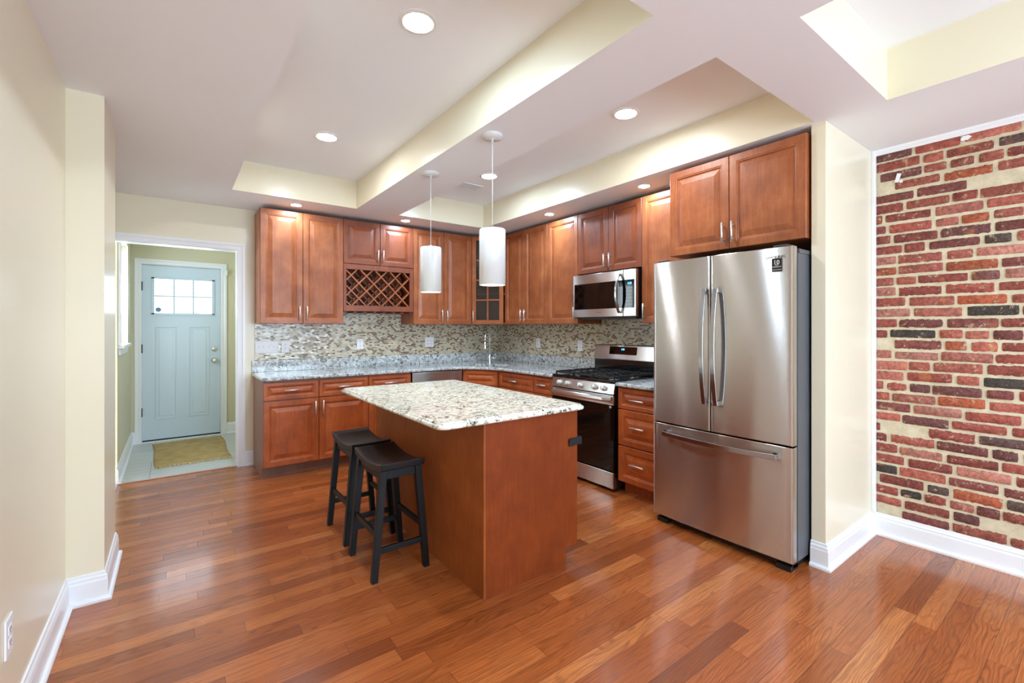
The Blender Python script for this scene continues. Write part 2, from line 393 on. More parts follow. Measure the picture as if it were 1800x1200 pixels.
# kitchen right wall, pier wall, brick wall
struct(MB().box(3.56, 3.70, 1.068, 5.13, 0, 2.80).obj('wall_kitchen_right', 'cream'), 'cream wall behind the range and fridge')
struct(MB().box(2.92, 3.705, .995, 1.069, 0, ZC + .02).obj('wall_pier', 'cream', bevel=.003), 'cream return wall between the fridge and the brick wall')
struct(MB().box(-.42, 3.75, -3.15, -3.0, 0, .50).box(-.42, .1, -3.15, -3.0, .50, 2.4).box(3.1, 3.75, -3.15, -3.0, .50, 2.4).box(-.42, 3.75, -3.15, -3.0, 2.4, 2.80).obj('wall_front', 'cream'), 'cream wall behind the camera')
# rear window (behind the camera)
w = bpy.data.objects.new('window_2', None); C.objects.link(w); w.location = (1.6, -3.07, .50); struct(w, 'living room window behind the camera')
b = MB(); b.box(-1.5, -1.44, -.03, .03, 0, 1.9); b.box(1.44, 1.5, -.03, .03, 0, 1.9); b.box(-1.44, 1.44, -.03, .03, 0, .06); b.box(-1.44, 1.44, -.03, .03, 1.84, 1.9); b.box(-.51, -.45, -.03, .03, .06, 1.84); b.box(.45, .51, -.03, .03, .06, 1.84)
b.obj('window_frame', 'trim', w); MB().box(-1.44, 1.44, -.004, .004, .06, 1.84).obj('pane', 'glass', w)

# ceiling: dropped soffit with four recessed trays
def ceiling():
    trays = [(.387, 1.423, 1.039, 4.452), (1.854, 2.885, 1.039, 4.452), (1.865, 2.901, -2.6, .72), (.387, 1.423, -2.6, .72)]
    xs = sorted({-.42, 3.72, *[t[0] for t in trays], *[t[1] for t in trays]}); ys = sorted({-3.0, 5.13, *[t[2] for t in trays], *[t[3] for t in trays]})
    b = MB()
    def inside(x, y): return any(t[0] < x < t[1] and t[2] < y < t[3] for t in trays)
    for i in range(len(xs) - 1):
        for j in range(len(ys) - 1):
            if not inside((xs[i] + xs[i + 1]) / 2, (ys[j] + ys[j + 1]) / 2):
                b.add([(xs[i], ys[j], ZC), (xs[i + 1], ys[j], ZC), (xs[i + 1], ys[j + 1], ZC), (xs[i], ys[j + 1], ZC)], [(0, 3, 2, 1)])
    for x0, x1, y0, y1 in trays:
        b.add([(x0, y0, ZT), (x1, y0, ZT), (x1, y1, ZT), (x0, y1, ZT)], [(0, 3, 2, 1)])
        P4 = [(x0, y0), (x1, y0), (x1, y1), (x0, y1)]
        for i in range(4):
            a, c = P4[i], P4[(i + 1) % 4]
            b.add([(*a, ZC), (*c, ZC), (*c, ZT), (*a, ZT)], [(0, 1, 2, 3)], 1)
    b.box(-.6, 3.85, -3.1, 5.25, ZT + .01, ZT + .12)
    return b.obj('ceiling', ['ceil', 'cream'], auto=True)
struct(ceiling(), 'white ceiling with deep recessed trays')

# baseboards: profile swept along a wall line
def sweep(name, path, lab, side=1, prof=None, mat='trim', z=0.0):
    prof = prof or [(0, 0), (.030, 0), (.031, .012), (.026, .019), (.016, .022), (.015, .100), (.012, .112), (.013, .118), (.007, .128), (.006, .138), (0, .142)]
    b = MB(); n = len(path); rings = []
    for i, (x, y) in enumerate(path):
        d0 = Vector((x - path[i - 1][0], y - path[i - 1][1])).normalized() if i else None
        d1 = Vector((path[i + 1][0] - x, path[i + 1][1] - y)).normalized() if i < n - 1 else None
        n0 = Vector((-d0.y, d0.x)) * side if d0 else None; n1 = Vector((-d1.y, d1.x)) * side if d1 else None
        if n0 is None: m = n1
        elif n1 is None: m = n0
        else:
            m = (n0 + n1).normalized(); m = m / max(.3, m.dot(n0))
        rings.append([(x + m.x * o, y + m.y * o, z + h) for o, h in prof])
    b.rings(rings, sm=False, closed=True)
    return struct(b.obj(name, mat), lab)
sweep('baseboard_left', [(-.42, 5.13), (-.42, 3.555), (-.28, 3.555), (-.28, 3.035), (-.42, 3.035), (-.42, -3.0)], 'white baseboard of the left wall', 1)
sweep('baseboard_right', [(3.70, -3.0), (3.70, .995), (2.92, .995), (2.92, 1.069)], 'white baseboard under the brick wall and the return wall', 1)
sweep('baseboard_back', [(.627, 5.13), (.556, 5.13)], 'short white baseboard beside the vestibule doorway', 1)
# corner strip and cove around the brick
struct(MB().box(3.672, 3.70, .972, .996, .14, ZC).obj('trim_4', 'trim', bevel=.006), 'white vertical strip between brick and return wall')
sweep('trim_5', [(3.70, -3.0), (3.70, .995)], 'white cove strip along the top of the brick wall', 1, [(0, 0), (.008, 0), (.012, .010), (.022, .022), (.026, .032), (0, .032)], z=ZC - .032)

# brick wall
def brick_wall():
    b = MB(); b.box(3.704, 3.85, -3.05, .995, 0, 2.80, 1)
    cols = []
    nb = len(b.f)
    pal = [((168, 84, 70), 7), ((182, 98, 82), 6), ((154, 74, 64), 6), ((194, 114, 98), 4), ((136, 72, 66), 4), ((122, 72, 68), 2.5), ((98, 78, 70), 1.2), ((70, 60, 54), 1), ((204, 132, 116), 2), ((186, 94, 62), 2), ((120, 88, 84), 1.5)]
    tot = sum(w for _, w in pal)
    def pick():
        r = rnd.random() * tot
        for c, w in pal:
            r -= w
            if r <= 0: return c
        return pal[0][0]
    pitch = .0672; z = .10; row = 0; fcol = []
    while z < 2.50:
        y = .995 - rnd.choice([0, .1, .05, .14]); y = .995 + rnd.uniform(0, .12)
        header = (row % 5 == 3)
        while y > -3.0:
            L = rnd.uniform(.195, .222); 
            if (header and rnd.random() < .8) or rnd.random() < .22: L = rnd.uniform(.088, .112)
            g = rnd.uniform(.010, .022); h = rnd.uniform(.046, .055)
            y1 = min(y, .992); y0 = y - L; zc = z + rnd.uniform(-.003, .003) ; tilt = rnd.uniform(-.018, .018)
            if y1 - y0 > .03 and rnd.random() > .035:
                lw = y1 - y0; n = max(4, int(lw / .010)); ym = (y0 + y1) / 2; pts = []
                cr = .003
                big = rnd.random() < .18
                j = lambda a=.0020: rnd.uniform(-a, a) * (2.0 if big else .75)
                for k in range(n + 1):
                    t = k / n; e = cr if k in (0, n) else 0
                    pts.append((y0 + lw * t + (cr * .4 if k == 0 else -cr * .4 if k == n else 0), zc - h / 2 + e + j()))
                pts.append((y1 + j(), zc + j()))
                for k in range(n + 1):
                    t = 1 - k / n; e = cr if k in (0, n) else 0
                    pts.append((y0 + lw * t + (cr * .4 if k == n else -cr * .4 if k == 0 else 0), zc + h / 2 - e + j()))
                pts.append((y0 + j(), zc + j()))
                pr = rnd.uniform(.003, .007); m = len(pts)
                pts = [(a, q + (a - ym) * tilt) for a, q in pts]
                ctr = (ym, zc)
                R0 = [(3.706, a, q) for a, q in pts]; R1 = [(3.704 - pr * .6, a, q) for a, q in pts]
                R2 = [(3.704 - pr, a + (ctr[0] - a) * .02, q + (ctr[1] - q) * .07) for a, q in pts]
                vs = R0 + R1 + R2; fs = []
                for rr in range(2):
                    for k in range(m): fs.append((rr * m + k, rr * m + (k + 1) % m, (rr + 1) * m + (k + 1) % m, (rr + 1) * m + k))
                fs.append(tuple(range(2 * m, 3 * m)))
                b.add(vs, fs, 0, True)
                c = pick(); f = rnd.uniform(.88, 1.1); c = tuple(min(255, q * f) for q in c)
                fcol += [lin(*c)] * len(fs)
            y -= L + g
        z += pitch; row += 1
    o = b.obj('wall_right', ['brick', 'mortar'], auto=True)
    at = o.data.attributes.new('col', 'FLOAT_COLOR', 'CORNER')
    allc = [(.5, .4, .3, 1)] * nb + fcol
    data = []
    for p in o.data.polygons: data += list(allc[p.index]) * p.loop_total
    at.data.foreach_set('color', data)
    return o
BW = brick_wall(); struct(BW, 'exposed old red brick wall with pale mortar')
b = MB(); pts = [(.555 + .022 * math.cos(a * .524) * rnd.uniform(.6, 1.3), 2.452 + .016 * math.sin(a * .524) * rnd.uniform(.6, 1.3)) for a in range(12)]
b.add([(3.6955, y, z) for y, z in pts] + [(3.700, y, z) for y, z in pts], [tuple(range(12)), tuple(reversed(range(12, 24)))] + [(i, 12 + i, 12 + (i + 1) % 12, (i + 1) % 12) for i in range(12)]); b.obj('paint_smear', 'plastic', BW)
tag(MB().box(-.002, .0, -.011, .011, -.028, .028, mat=Matrix.Rotation(.25, 4, 'X')).box(-.003, 0, -.024, -.008, -.034, -.016).obj('masking_tape', 'plastic', loc=(3.696, .862, 2.30), bevel=.0015), 'small scrap of white tape stuck high on the brick wall', 'tape')

# ================================================================ VESTIBULE
YB = 6.80
struct(MB().box(-.46, 1.10, YB, YB + .12, 2.10, 2.60).box(-.46, -.31, YB, YB + .12, 0, 2.10).box(.48, 1.10, YB, YB + .12, 0, 2.10).obj('wall_vestibule_back', 'vest'), 'olive cream wall around the front door')
b = MB(); b.box(-.52, -.40, 5.25, 5.33, 0, 2.6); b.box(-.52, -.40, 6.05, YB, 0, 2.6); b.box(-.52, -.40, 5.33, 6.05, 0, 1.19); b.box(-.52, -.40, 5.33, 6.05, 2.17, 2.6)
struct(b.obj('wall_vestibule_left', 'vest'), 'cream wall on the left of the vestibule')
struct(MB().box(.95, 1.1, 5.25, YB, 0, 2.6).obj('wall_vestibule_right', 'vest'), 'cream wall on the right of the vestibule')
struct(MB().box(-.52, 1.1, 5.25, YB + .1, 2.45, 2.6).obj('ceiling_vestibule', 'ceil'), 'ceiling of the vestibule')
casing(-.305, .472, 2.085, .062, YB, .018, 'trim_6', 'white casing around the front door')
struct(MB().box(-.315, -.302, YB, YB + .12, 0, 2.10).box(.469, .485, YB, YB + .12, 0, 2.10).box(-.302, .469, YB, YB + .12, 2.082, 2.10).box(-.302, -.290, YB + .055, YB + .075, 0, 2.082).box(.457, .469, YB + .055, YB + .075, 0, 2.082).box(-.290, .457, YB + .055, YB + .075, 2.07, 2.082).box(-.302, .469, YB + .0, YB + .12, -.001, .012).obj('trim_7', 'trim'), 'white jamb and stops of the front door')
sweep('baseboard_vestibule_left', [(-.40, YB), (-.40, 5.16)], 'white baseboard on the left of the vestibule', 1)
sweep('baseboard_vestibule_back', [(.95, YB), (.534, YB)], 'white baseboard right of the front door', 1)
sweep('baseboard_vestibule_corner', [(-.367, YB), (-.40, YB)], 'short white baseboard left of the front door', 1)
# side window of the vestibule
w = bpy.data.objects.new('window_1', None); C.objects.link(w); w.location = (-.40, 5.69, 1.19); struct(w, 'narrow bright window on the left of the vestibule')
b = MB(); b.box(-.10, -.06, -.36, -.31, 0, .98); b.box(-.10, -.06, .31, .36, 0, .98); b.box(-.10, -.06, -.31, .31, 0, .05); b.box(-.10, -.06, -.31, .31, .93, .98); b.box(-.10, -.07, -.31, .31, .47, .50)
b.obj('window_frame', 'trim', w); MB().box(-.085, -.080, -.31, .31, .05, .93).obj('pane', 'glass', w)
MB().box(-.09, .045, -.40, .42, -.03, -.001).box(.001, .018, -.38, .40, -.09, -.03).obj('window_sill', 'trim', w, bevel=.004)
b = MB(); b.box(.001, .02, .36, .42, 0, 1.04); b.box(.001, .02, -.42, -.36, 0, 1.04); b.box(.001, .02, -.36, .36, .98, 1.04); b.obj('window_casing', 'trim', w, bevel=.003)
# front door
d = bpy.data.objects.new('door_1', None); C.objects.link(d); d.location = (-.30, YB, 0); struct(d, 'pale blue-grey front door with six small panes')
DW = .767
def door_slab():
    b = MB(); y0, y1 = .012, .052; z0, z1 = .03, 2.078
    # window opening x .105-.685, z 1.50-1.93
    ax, bx, az, bz = .108, .682, 1.515, 1.925
    b.box(0, ax, y0, y1, z0, z1); b.box(bx, DW, y0, y1, z0, z1); b.box(ax, bx, y0, y1, bz, z1)
    b.box(ax, bx, y0, y1, z0, az)
    return b
o = door_slab().obj('door_slab', 'doorpaint', d)
def recess(b, x0, x1, z0, z1, y=.012):
    R = []
    for ins, dy in [(0, .0005), (0, -.004), (.010, -.007), (.018, -.003), (.028, -.003), (.045, -.007)]:
        R.append([(x0 + ins, y + dy, z0 + ins), (x1 - ins, y + dy, z0 + ins), (x1 - ins, y + dy, z1 - ins), (x0 + ins, y + dy, z1 - ins)])
    b.rings(R, sm=False, cap0=False)
b = MB(); recess(b, .118, .325, .26, 1.36); recess(b, .445, .655, .26, 1.36); b.obj('moulded_panels', 'doorpaint', d)
b = MB()
for a in [(.085, .112, 1.50, 1.94), (.678, .705, 1.50, 1.94)]: b.box(a[0], a[1], -.002, .014, a[2], a[3])
b.box(.085, .705, -.002, .014, 1.492, 1.52); b.box(.085, .705, -.002, .014, 1.92, 1.945)
for x in (.299, .489): b.box(x - .010, x + .010, .002, .04, 1.52, 1.92)
b.box(.112, .678, .003, .039, 1.711, 1.729); b.obj('window_grille', 'doorpaint', d, bevel=.002)
MB().box(.108, .682, .028, .032, 1.515, 1.925).obj('pane', 'glass', d)
m = Matrix.Translation((.148, .022, 1.558)) @ Matrix.Rotation(PI / 2, 4, 'X'); MB().lathe([(.0, 0), (.028, 0), (.028, .003), (0, .003)], mat=m, cap=False).obj('round_sticker', 'decalblue', d)
def knob(z, prof, nm):
    m = Matrix.Translation((.705, .012, z)) @ Matrix.Rotation(PI / 2, 4, 'X'); return MB().lathe(prof, mat=m).obj(nm, 'nickel', d)
knob(.935, [(.034, 0), (.034, .006), (.014, .010), (.012, .035), (.024, .045), (.029, .056), (.024, .066), (.0, .069)], 'door_knob')
knob(1.075, [(.031, 0), (.031, .008), (.022, .014), (.012, .015), (.012, .03), (0, .03)], 'deadbolt')
for z in (.36, 1.10, 1.83): MB().box(-.010, .004, -.006, .012, z - .05, z + .05).tube([(-.002, -.008, z - .05), (-.002, -.008, z + .05)], .006).obj('hinge', 'bronze', d)
MB().box(0, DW, .012, .05, 0, .028).obj('door_sweep', 'blackp', d)
tag(MB().box(-.02, .02, -.035, 0, -.035, .035).obj('door_sensor', 'plastic', loc=(.52, YB - .018, 2.035), bevel=.004), 'small white plastic sensor box at top right of the front door casing', 'sensor')
# jute rug
def rug():
    t = thing('woven_rug', 'tan jute rug with frayed fringe in front of the entry door', 'rug', (.15, 6.10, 0), .03)
    b = MB(); nx, ny = 26, 40; P = []
    def wz(x, y): return .008 + .003 * math.sin(9 * x + 2 * y) + .003 * math.sin(5 * y + 3 * x)
    for j in range(ny + 1):
        for i in range(nx + 1):
            y = -.56 + 1.12 * j / ny; x = (-.325 + .65 * i / nx) * (1 + .03 * math.sin(3 * y)) + .01 * math.sin(6 * y)
            P.append((x, y, max(.004, wz(x, y))))
    b.add(P, [(j * (nx + 1) + i, j * (nx + 1) + i + 1, (j + 1) * (nx + 1) + i + 1, (j + 1) * (nx + 1) + i) for j in range(ny) for i in range(nx)], 0, True)
    o = b.obj('weave', 'jute', t, auto=True); s = o.modifiers.new('solid', 'SOLIDIFY'); s.thickness = .004
    for s_ in (-1, 1):
        b = MB()
        for k in range(75):
            x = -.33 + .66 * k / 74; y = s_ * .56; ln = rnd.uniform(.03, .055); a = rnd.uniform(-.5, .5)
            b.tube([(x, y - s_ * .01, .008), (x + a * ln * .4, y + s_ * ln * .5, .009), (x + a * ln, y + s_ * ln, .003)], .0028, 5)
        f = b.obj('fringe', 'fringe', t, auto=True); f['kind'] = 'stuff'
rug()

# ================================================================ CABINETS
def panel_door(x0, x1, z0, z1, y=0.0, t=.02, st=.055, rise=.034, mi=0, b=None, mat=None):
    """raised-panel front: back on y, face on y - t"""
    b = b or MB(); h = min(x1 - x0, z1 - z0)
    if h < .22: st = min(st, h * .24); rise = min(rise, h * .13)
    R = []
    for ins, dy in [(0, 0), (0, t - .003), (.003, t), (st - .010, t), (st - .007, t - .003), (st, t - .004), (st + .004, t - .011), (st + .009, t - .012), (st + .009 + rise, t - .003), (st + .012 + rise, t - .002)]:
        R.append([(x0 + ins, y - dy, z0 + ins), (x1 - ins, y - dy, z0 + ins), (x1 - ins, y - dy, z1 - ins), (x0 + ins, y - dy, z1 - ins)])
    b.rings(R, mi, sm=False, mat=mat)
    return b
def bar_handle(parent, x, z, y, L=.135, vert=True):
    b = MB(); d = .030; h = L / 2; q = L * .33
    if vert:
        b.tube([(x, y - d, z - h), (x, y - d, z + h)], .0062, 12)
        for s in (-q, q): b.tube([(x, y + .001, z + s), (x, y - d, z + s)], .005, 8)
    else:
        b.tube([(x - h, y - d, z), (x + h, y - d, z)], .0062, 12)
        for s in (-q, q): b.tube([(x + s, y + .001, z), (x + s, y - d, z)], .005, 8)
    return b.obj('handle', 'nickel', parent, auto=False)
def cab(name, label, cat, loc, rot, w, depth, z0, z1, fronts, mat='wood', group=None, toe=0.0, inset_toe=.07, bodymat=None):
    """local frame: x right across the front, y back, z up; fronts: (kind, x0, x1, z0, z1, handle) in local x and world z"""
    t = thing(name, label, cat, (loc[0], loc[1], z0 if not toe else 0), rot, group)
    off = z0 if not toe else 0
    b = MB(); zb = (toe if toe else z0) - off
    b.box(0.001, w - .001, 0, depth, zb, z1 - off)
    if toe: b.box(0.001, w - .001, inset_toe, depth, 0, toe)
    b.obj('body', bodymat or mat, t)
    for kind, x0, x1, a, c, hd in fronts:
        o = panel_door(x0 + .002, x1 - .002, a - off, c - off).obj(kind, mat, t)
        if hd:
            vert, hx, hz = hd; bar_handle(o, hx, hz - off, -.02, .135 if vert else .135, vert)
    return t

ZU0, ZU1 = 1.385, 2.463
YU = 4.80     # carcass front of the wall cabinets on the back wall (door face 4.78)
G = 'wall cabinets'
def hz(z0): return z0 + .10
cab('wall_cabinet', 'tall two-door wall cabinet at the left end, nearest the vestibule doorway', 'cabinet', (.638, YU), 0, .757, .328, ZU0, ZU1,
    [('door', 0, .370, ZU0, ZU1, (True, .337, 1.485)), ('door', .370, .757, ZU0, ZU1, (True, .404, 1.485))], group=G)
# wine rack cabinet
def wine():
    t = thing('wine_rack_cabinet', 'short reddish wall cabinet with crisscross wine lattice and stemware slots beneath', 'cabinet', (1.395, YU, 1.505), 0, G)
    w, dp = .770, .328; zb = 1.505; z = lambda q: q - zb
    b = MB(); b.box(.001, w - .001, 0, dp, z(2.00), z(ZU1)); b.box(.001, .018, 0, dp, z(1.535), z(2.0)); b.box(w - .018, w - .001, 0, dp, z(1.535), z(2.0)); b.box(.018, w - .018, dp - .01, dp, z(1.535), z(2.0)); b.box(.001, w - .001, 0, dp, z(1.525), z(1.545))
    b.obj('body', 'woodred', t)
    for x0, x1, hx in ((0, .385, .357), (.385, w, .413)):
        o = panel_door(x0 + .002, x1 - .002, z(2.012), z(ZU1)).obj('door', 'woodred', t); bar_handle(o, hx, z(2.105), -.02)
    x0, x1, za, zc = .028, w - .045, z(1.578), z(1.952)
    MB().box(.002, x0, -.019, 0, z(1.520), z(2.005)).box(x1, w - .002, -.019, 0, z(1.520), z(2.005)).box(x0, x1, -.019, 0, zc, z(2.005)).box(x0, x1, -.019, 0, z(1.520), za).obj('face_frame', 'woodred', t, bevel=.002)
    b = MB(); Wd = x1 - x0; Hh = zc - za; p = .160; bw = .0065
    def clip(a, s):
        # line z = s*(x - a); clipped to the opening rectangle
        pts = []
        for X in (0, Wd):
            Z = s * (X - a)
            if 0 <= Z <= Hh: pts.append((X, Z))
        for Z in (0, Hh):
            X = a + Z / s
            if 0 <= X <= Wd: pts.append((X, Z))
        pts = sorted(set((round(q[0], 5), round(q[1], 5)) for q in pts))
        return (pts[0], pts[-1]) if len(pts) >= 2 and abs(pts[0][0] - pts[-1][0]) > .01 else None
    for s in (1, -1):
        k = -8
        while k < 12:
            q = clip(k * p + (.06 if s == 1 else .045), s)
            if q:
                (xa, z0_), (xb, z1_) = q; dx, dz = xb - xa, z1_ - z0_; ln = math.hypot(dx, dz); nx, nz = -dz / ln * bw, dx / ln * bw
                for (ya, yb) in ((-.012 + (.003 if s == 1 else 0), .05), (.20, .26)):
                    vs = []
                    for yy in (ya, yb): vs += [(x0 + xa + nx, yy, za + z0_ + nz), (x0 + xa - nx, yy, za + z0_ - nz), (x0 + xb - nx, yy, za + z1_ - nz), (x0 + xb + nx, yy, za + z1_ + nz)]
                    b.add(vs, [(0, 1, 2, 3), (7, 6, 5, 4), (0, 4, 5, 1), (1, 5, 6, 2), (2, 6, 7, 3), (3, 7, 4, 0)])
            k += 1
    b.obj('lattice', 'wood', t)
    b = MB(); n = 7
    for i in range(n + 1):
        xc = .02 + (w - .04) * i / n
        b.prism([(xc - .020, 0), (xc + .020, 0), (xc + .020, .30), (xc - .020, .30)], z(1.503), z(1.509)); b.box(xc - .006, xc + .006, 0, .30, z(1.509), z(1.526))
    b.obj('stemware_rack', 'woodred', t)
wine()
cab('wall_cabinet', 'tall two-door wall cabinet directly right of the wine lattice cabinet', 'cabinet', (2.165, YU), 0, .772, .328, ZU0, ZU1,
    [('door', 0, .385, ZU0, ZU1, (True, .352, 1.485)), ('door', .385, .772, ZU0, ZU1, (True, .418, 1.485))], group=G)
# diagonal corner cabinet with glass door
def corner_cab():
    ax, ay, bx, by = 2.943, 4.786, 3.204, 4.481; ln = math.hypot(bx - ax, by - ay); ang = math.atan2(by - ay, bx - ax)
    t = thing('corner_wall_cabinet', 'diagonal corner wall cabinet with a dark glass door divided by muntins', 'cabinet', (ax, ay, ZU0), ang, G)
    R = Matrix.Rotation(-ang, 3, 'Z'); loc = lambda x, y: tuple((R @ Vector((x - ax, y - ay, 0)))[:2])
    out = [loc(2.945, 4.80), loc(3.222, 4.475), loc(3.552, 4.475), loc(3.552, 5.122), loc(2.945, 5.122)]; H = ZU1 - ZU0
    b = MB(); k = len(out)
    for i in range(1, k):
        a, c = Vector(out[i]), Vector(out[(i + 1) % k]); d = (c - a).normalized(); nn = Vector((-d.y, d.x)) * .012
        pts = [tuple(a), tuple(c), tuple(c + nn), tuple(a + nn)]; b.prism(pts, 0, H)
    for z0 in (0, .36, .70, H - .016): b.prism(out, z0, z0 + .016)
    b.obj('body', 'wood', t)
    o = MB(); st = .05; x0, x1 = .004, ln - .004; z0, z1 = .002, H - .002
    o.box(x0, x0 + st, -.02, 0, z0, z1); o.box(x1 - st, x1, -.02, 0, z0, z1); o.box(x0 + st, x1 - st, -.02, 0, z0, z0 + st); o.box(x0 + st, x1 - st, -.02, 0, z1 - st, z1)
    zi0, zi1 = z0 + st, z1 - st; xm = (x0 + x1) / 2
    o.box(xm - .009, xm + .009, -.018, -.002, zi0, zi1)
    for i in range(1, 4): zz = zi0 + (zi1 - zi0) * i / 4; o.box(x0 + st, x1 - st, -.0178, -.002, zz - .009, zz + .009)
    dr = o.obj('door', 'wood', t); MB().box(x0 + st - .005, x1 - st + .005, -.009, -.006, zi0 - .005, zi1 + .005).obj('pane', 'cabglass', dr)
    bar_handle(dr, x0 + .022, .10, -.02)
corner_cab()
XU = 3.23     # carcass front of wall cabinets on the right wall
r90 = -PI / 2
def rx(y0, y): return y0 - y
cab('wall_cabinet', 'tall narrow-door pair wall cabinet right of the glass corner cabinet', 'cabinet', (XU, 4.475), r90, .783, .33, ZU0, ZU1,
    [('door', 0, .379, ZU0, ZU1, (True, .345, 1.485)), ('door', .379, .783, ZU0, ZU1, (True, .413, 1.485))], group=G)
cab('wall_cabinet', 'tall single-door wall cabinet immediately left of the microwave', 'cabinet', (XU, 3.692), r90, .458, .33, ZU0, ZU1,
    [('door', 0, .458, ZU0, ZU1, (True, .425, 1.485))], group=G)
cab('wall_cabinet', 'short reddish two-door wall cabinet above the microwave', 'cabinet', (XU, 3.234), r90, .768, .33, 1.868, ZU1,
    [('door', 0, .394, 1.868, ZU1, (True, .362, 1.965)), ('door', .394, .768, 1.868, ZU1, (True, .426, 1.965))], 'woodred', group=G)
cab('wall_cabinet', 'tall wall cabinet between the microwave and the fridge cabinet', 'cabinet', (XU, 2.466), r90, .456, .33, ZU0, ZU1,
    [('door', 0, .456, ZU0, ZU1, (True, .034, 1.485))], group=G)
cab('fridge_cabinet', 'deep two-door cabinet mounted above the stainless fridge', 'cabinet', (2.913, 1.975), r90, .893, .645, 1.862, ZU1,
    [('door', 0, .440, 1.862, ZU1, (True, .408, 1.965)), ('door', .440, .893, 1.862, ZU1, (True, .472, 1.965))], group=G)

# base cabinets
YF = 4.53; GB = 'base cabinets along the walls'
D0, D1, R0, R1 = .108, .690, .698, .856
cab('base_cabinet', 'base cabinet with two drawers over two doors at the left end of the counter', 'cabinet', (.627, YF), 0, .933, .595, 0, .873,
    [('drawer', 0, .464, R0, R1, (False, .232, .782)), ('drawer', .464, .933, R0, R1, (False, .70, .782)), ('door', 0, .464, D0, D1, (True, .430, .60)), ('door', .464, .933, D0, D1, (True, .498, .60))], 'woodlow', GB, toe=.10, bodymat='panelgray')
cab('base_cabinet', 'narrow base cabinet with drawer and door just left of the dishwasher', 'cabinet', (1.562, YF), 0, .452, .595, 0, .873,
    [('drawer', 0, .452, R0, R1, (False, .226, .782)), ('door', 0, .452, D0, D1, (True, .418, .60))], 'woodlow', GB, toe=.10)
def corner_base():
    ax, ay, bx, by = 2.655, 4.515, 2.898, 4.165; ln = math.hypot(bx - ax, by - ay); ang = math.atan2(by - ay, bx - ax)
    t = thing('corner_sink_cabinet', 'diagonal sink base cabinet in the corner with plain false drawer front', 'cabinet', (ax, ay, 0), ang, GB)
    R = Matrix.Rotation(-ang, 3, 'Z'); loc = lambda x, y: tuple((R @ Vector((x - ax, y - ay, 0)))[:2])
    out = [loc(2.645, 4.535), loc(2.918, 4.158), loc(3.55, 4.158), loc(3.55, 5.12), loc(2.645, 5.12)]
    toe = [loc(2.645, 4.60), loc(2.985, 4.158), loc(3.55, 4.158), loc(3.55, 5.12), loc(2.645, 5.12)]
    b = MB(); b.prism(out, .10, .66); b.prism(toe, 0, .10)
    k = len(out)
    for i in range(k):
        a, c = Vector(out[i]), Vector(out[(i + 1) % k]); d = (c - a).normalized(); nn = Vector((-d.y, d.x)) * .016
        b.prism([tuple(a), tuple(c), tuple(c + nn), tuple(a + nn)], .66, .873)
    b.obj('body', 'woodlow', t)
    panel_door(.006, ln - .006, R0, R1).obj('drawer_front', 'woodlow', t)
    o = panel_door(.006, ln - .006, D0, D1).obj('door', 'woodlow', t); bar_handle(o, ln - .04, .60, -.02)
corner_base()
XF = 2.92
cab('base_cabinet', 'wide drawer base cabinet on the right wall next to the corner sink', 'cabinet', (XF, 4.155), r90, .602, .60, 0, .873,
    [('drawer', 0, .602, R0, R1, (False, .285, .778)), ('door', 0, .301, D0, D1, (True, .268, .60)), ('door', .301, .602, D0, D1, (True, .334, .60))], 'woodlow', GB, toe=.10)
cab('base_cabinet', 'slim base cabinet squeezed against the left side of the range', 'cabinet', (XF, 3.551), r90, .304, .60, 0, .873,
    [('drawer', 0, .304, R0, R1, (False, .152, .785)), ('door', 0, .304, D0, D1, (True, .034, .60))], 'woodlow', GB, toe=.10)
cab('drawer_cabinet', 'three-drawer base cabinet between the range and the fridge', 'cabinet', (XF, 2.462), r90, .470, .60, 0, .873,
    [('drawer', 0, .470, .694, .862, (False, .205, .775)), ('drawer', 0, .470, .402, .686, (False, .205, .560)), ('drawer', 0, .470, .108, .394, (False, .205, .268))], 'woodlow', GB, toe=.10)
# dishwasher
t = thing('dishwasher', 'stainless dishwasher under the back counter behind the island', 'dishwasher', (2.020, YF, 0))
MB().box(.004, .616, .0, .57, .10, .865).box(.02, .60, .05, .57, 0, .10).obj('body', 'blackp', t)
MB().box(.006, .614, -.028, -.001, .105, .735).obj('door', 'steelr', t, bevel=.004)
MB().box(.006, .614, -.030, -.001, .742, .866).obj('control_panel', 'steelr', t, bevel=.006)
b = MB(); b.tube([(.05, -.06, .70), (.57, -.06, .70)], .010); b.tube([(.08, -.02, .70), (.08, -.06, .70)], .007, 8); b.tube([(.54, -.02, .70), (.54, -.06, .70)], .007, 8); b.obj('handle', 'steelh', t)

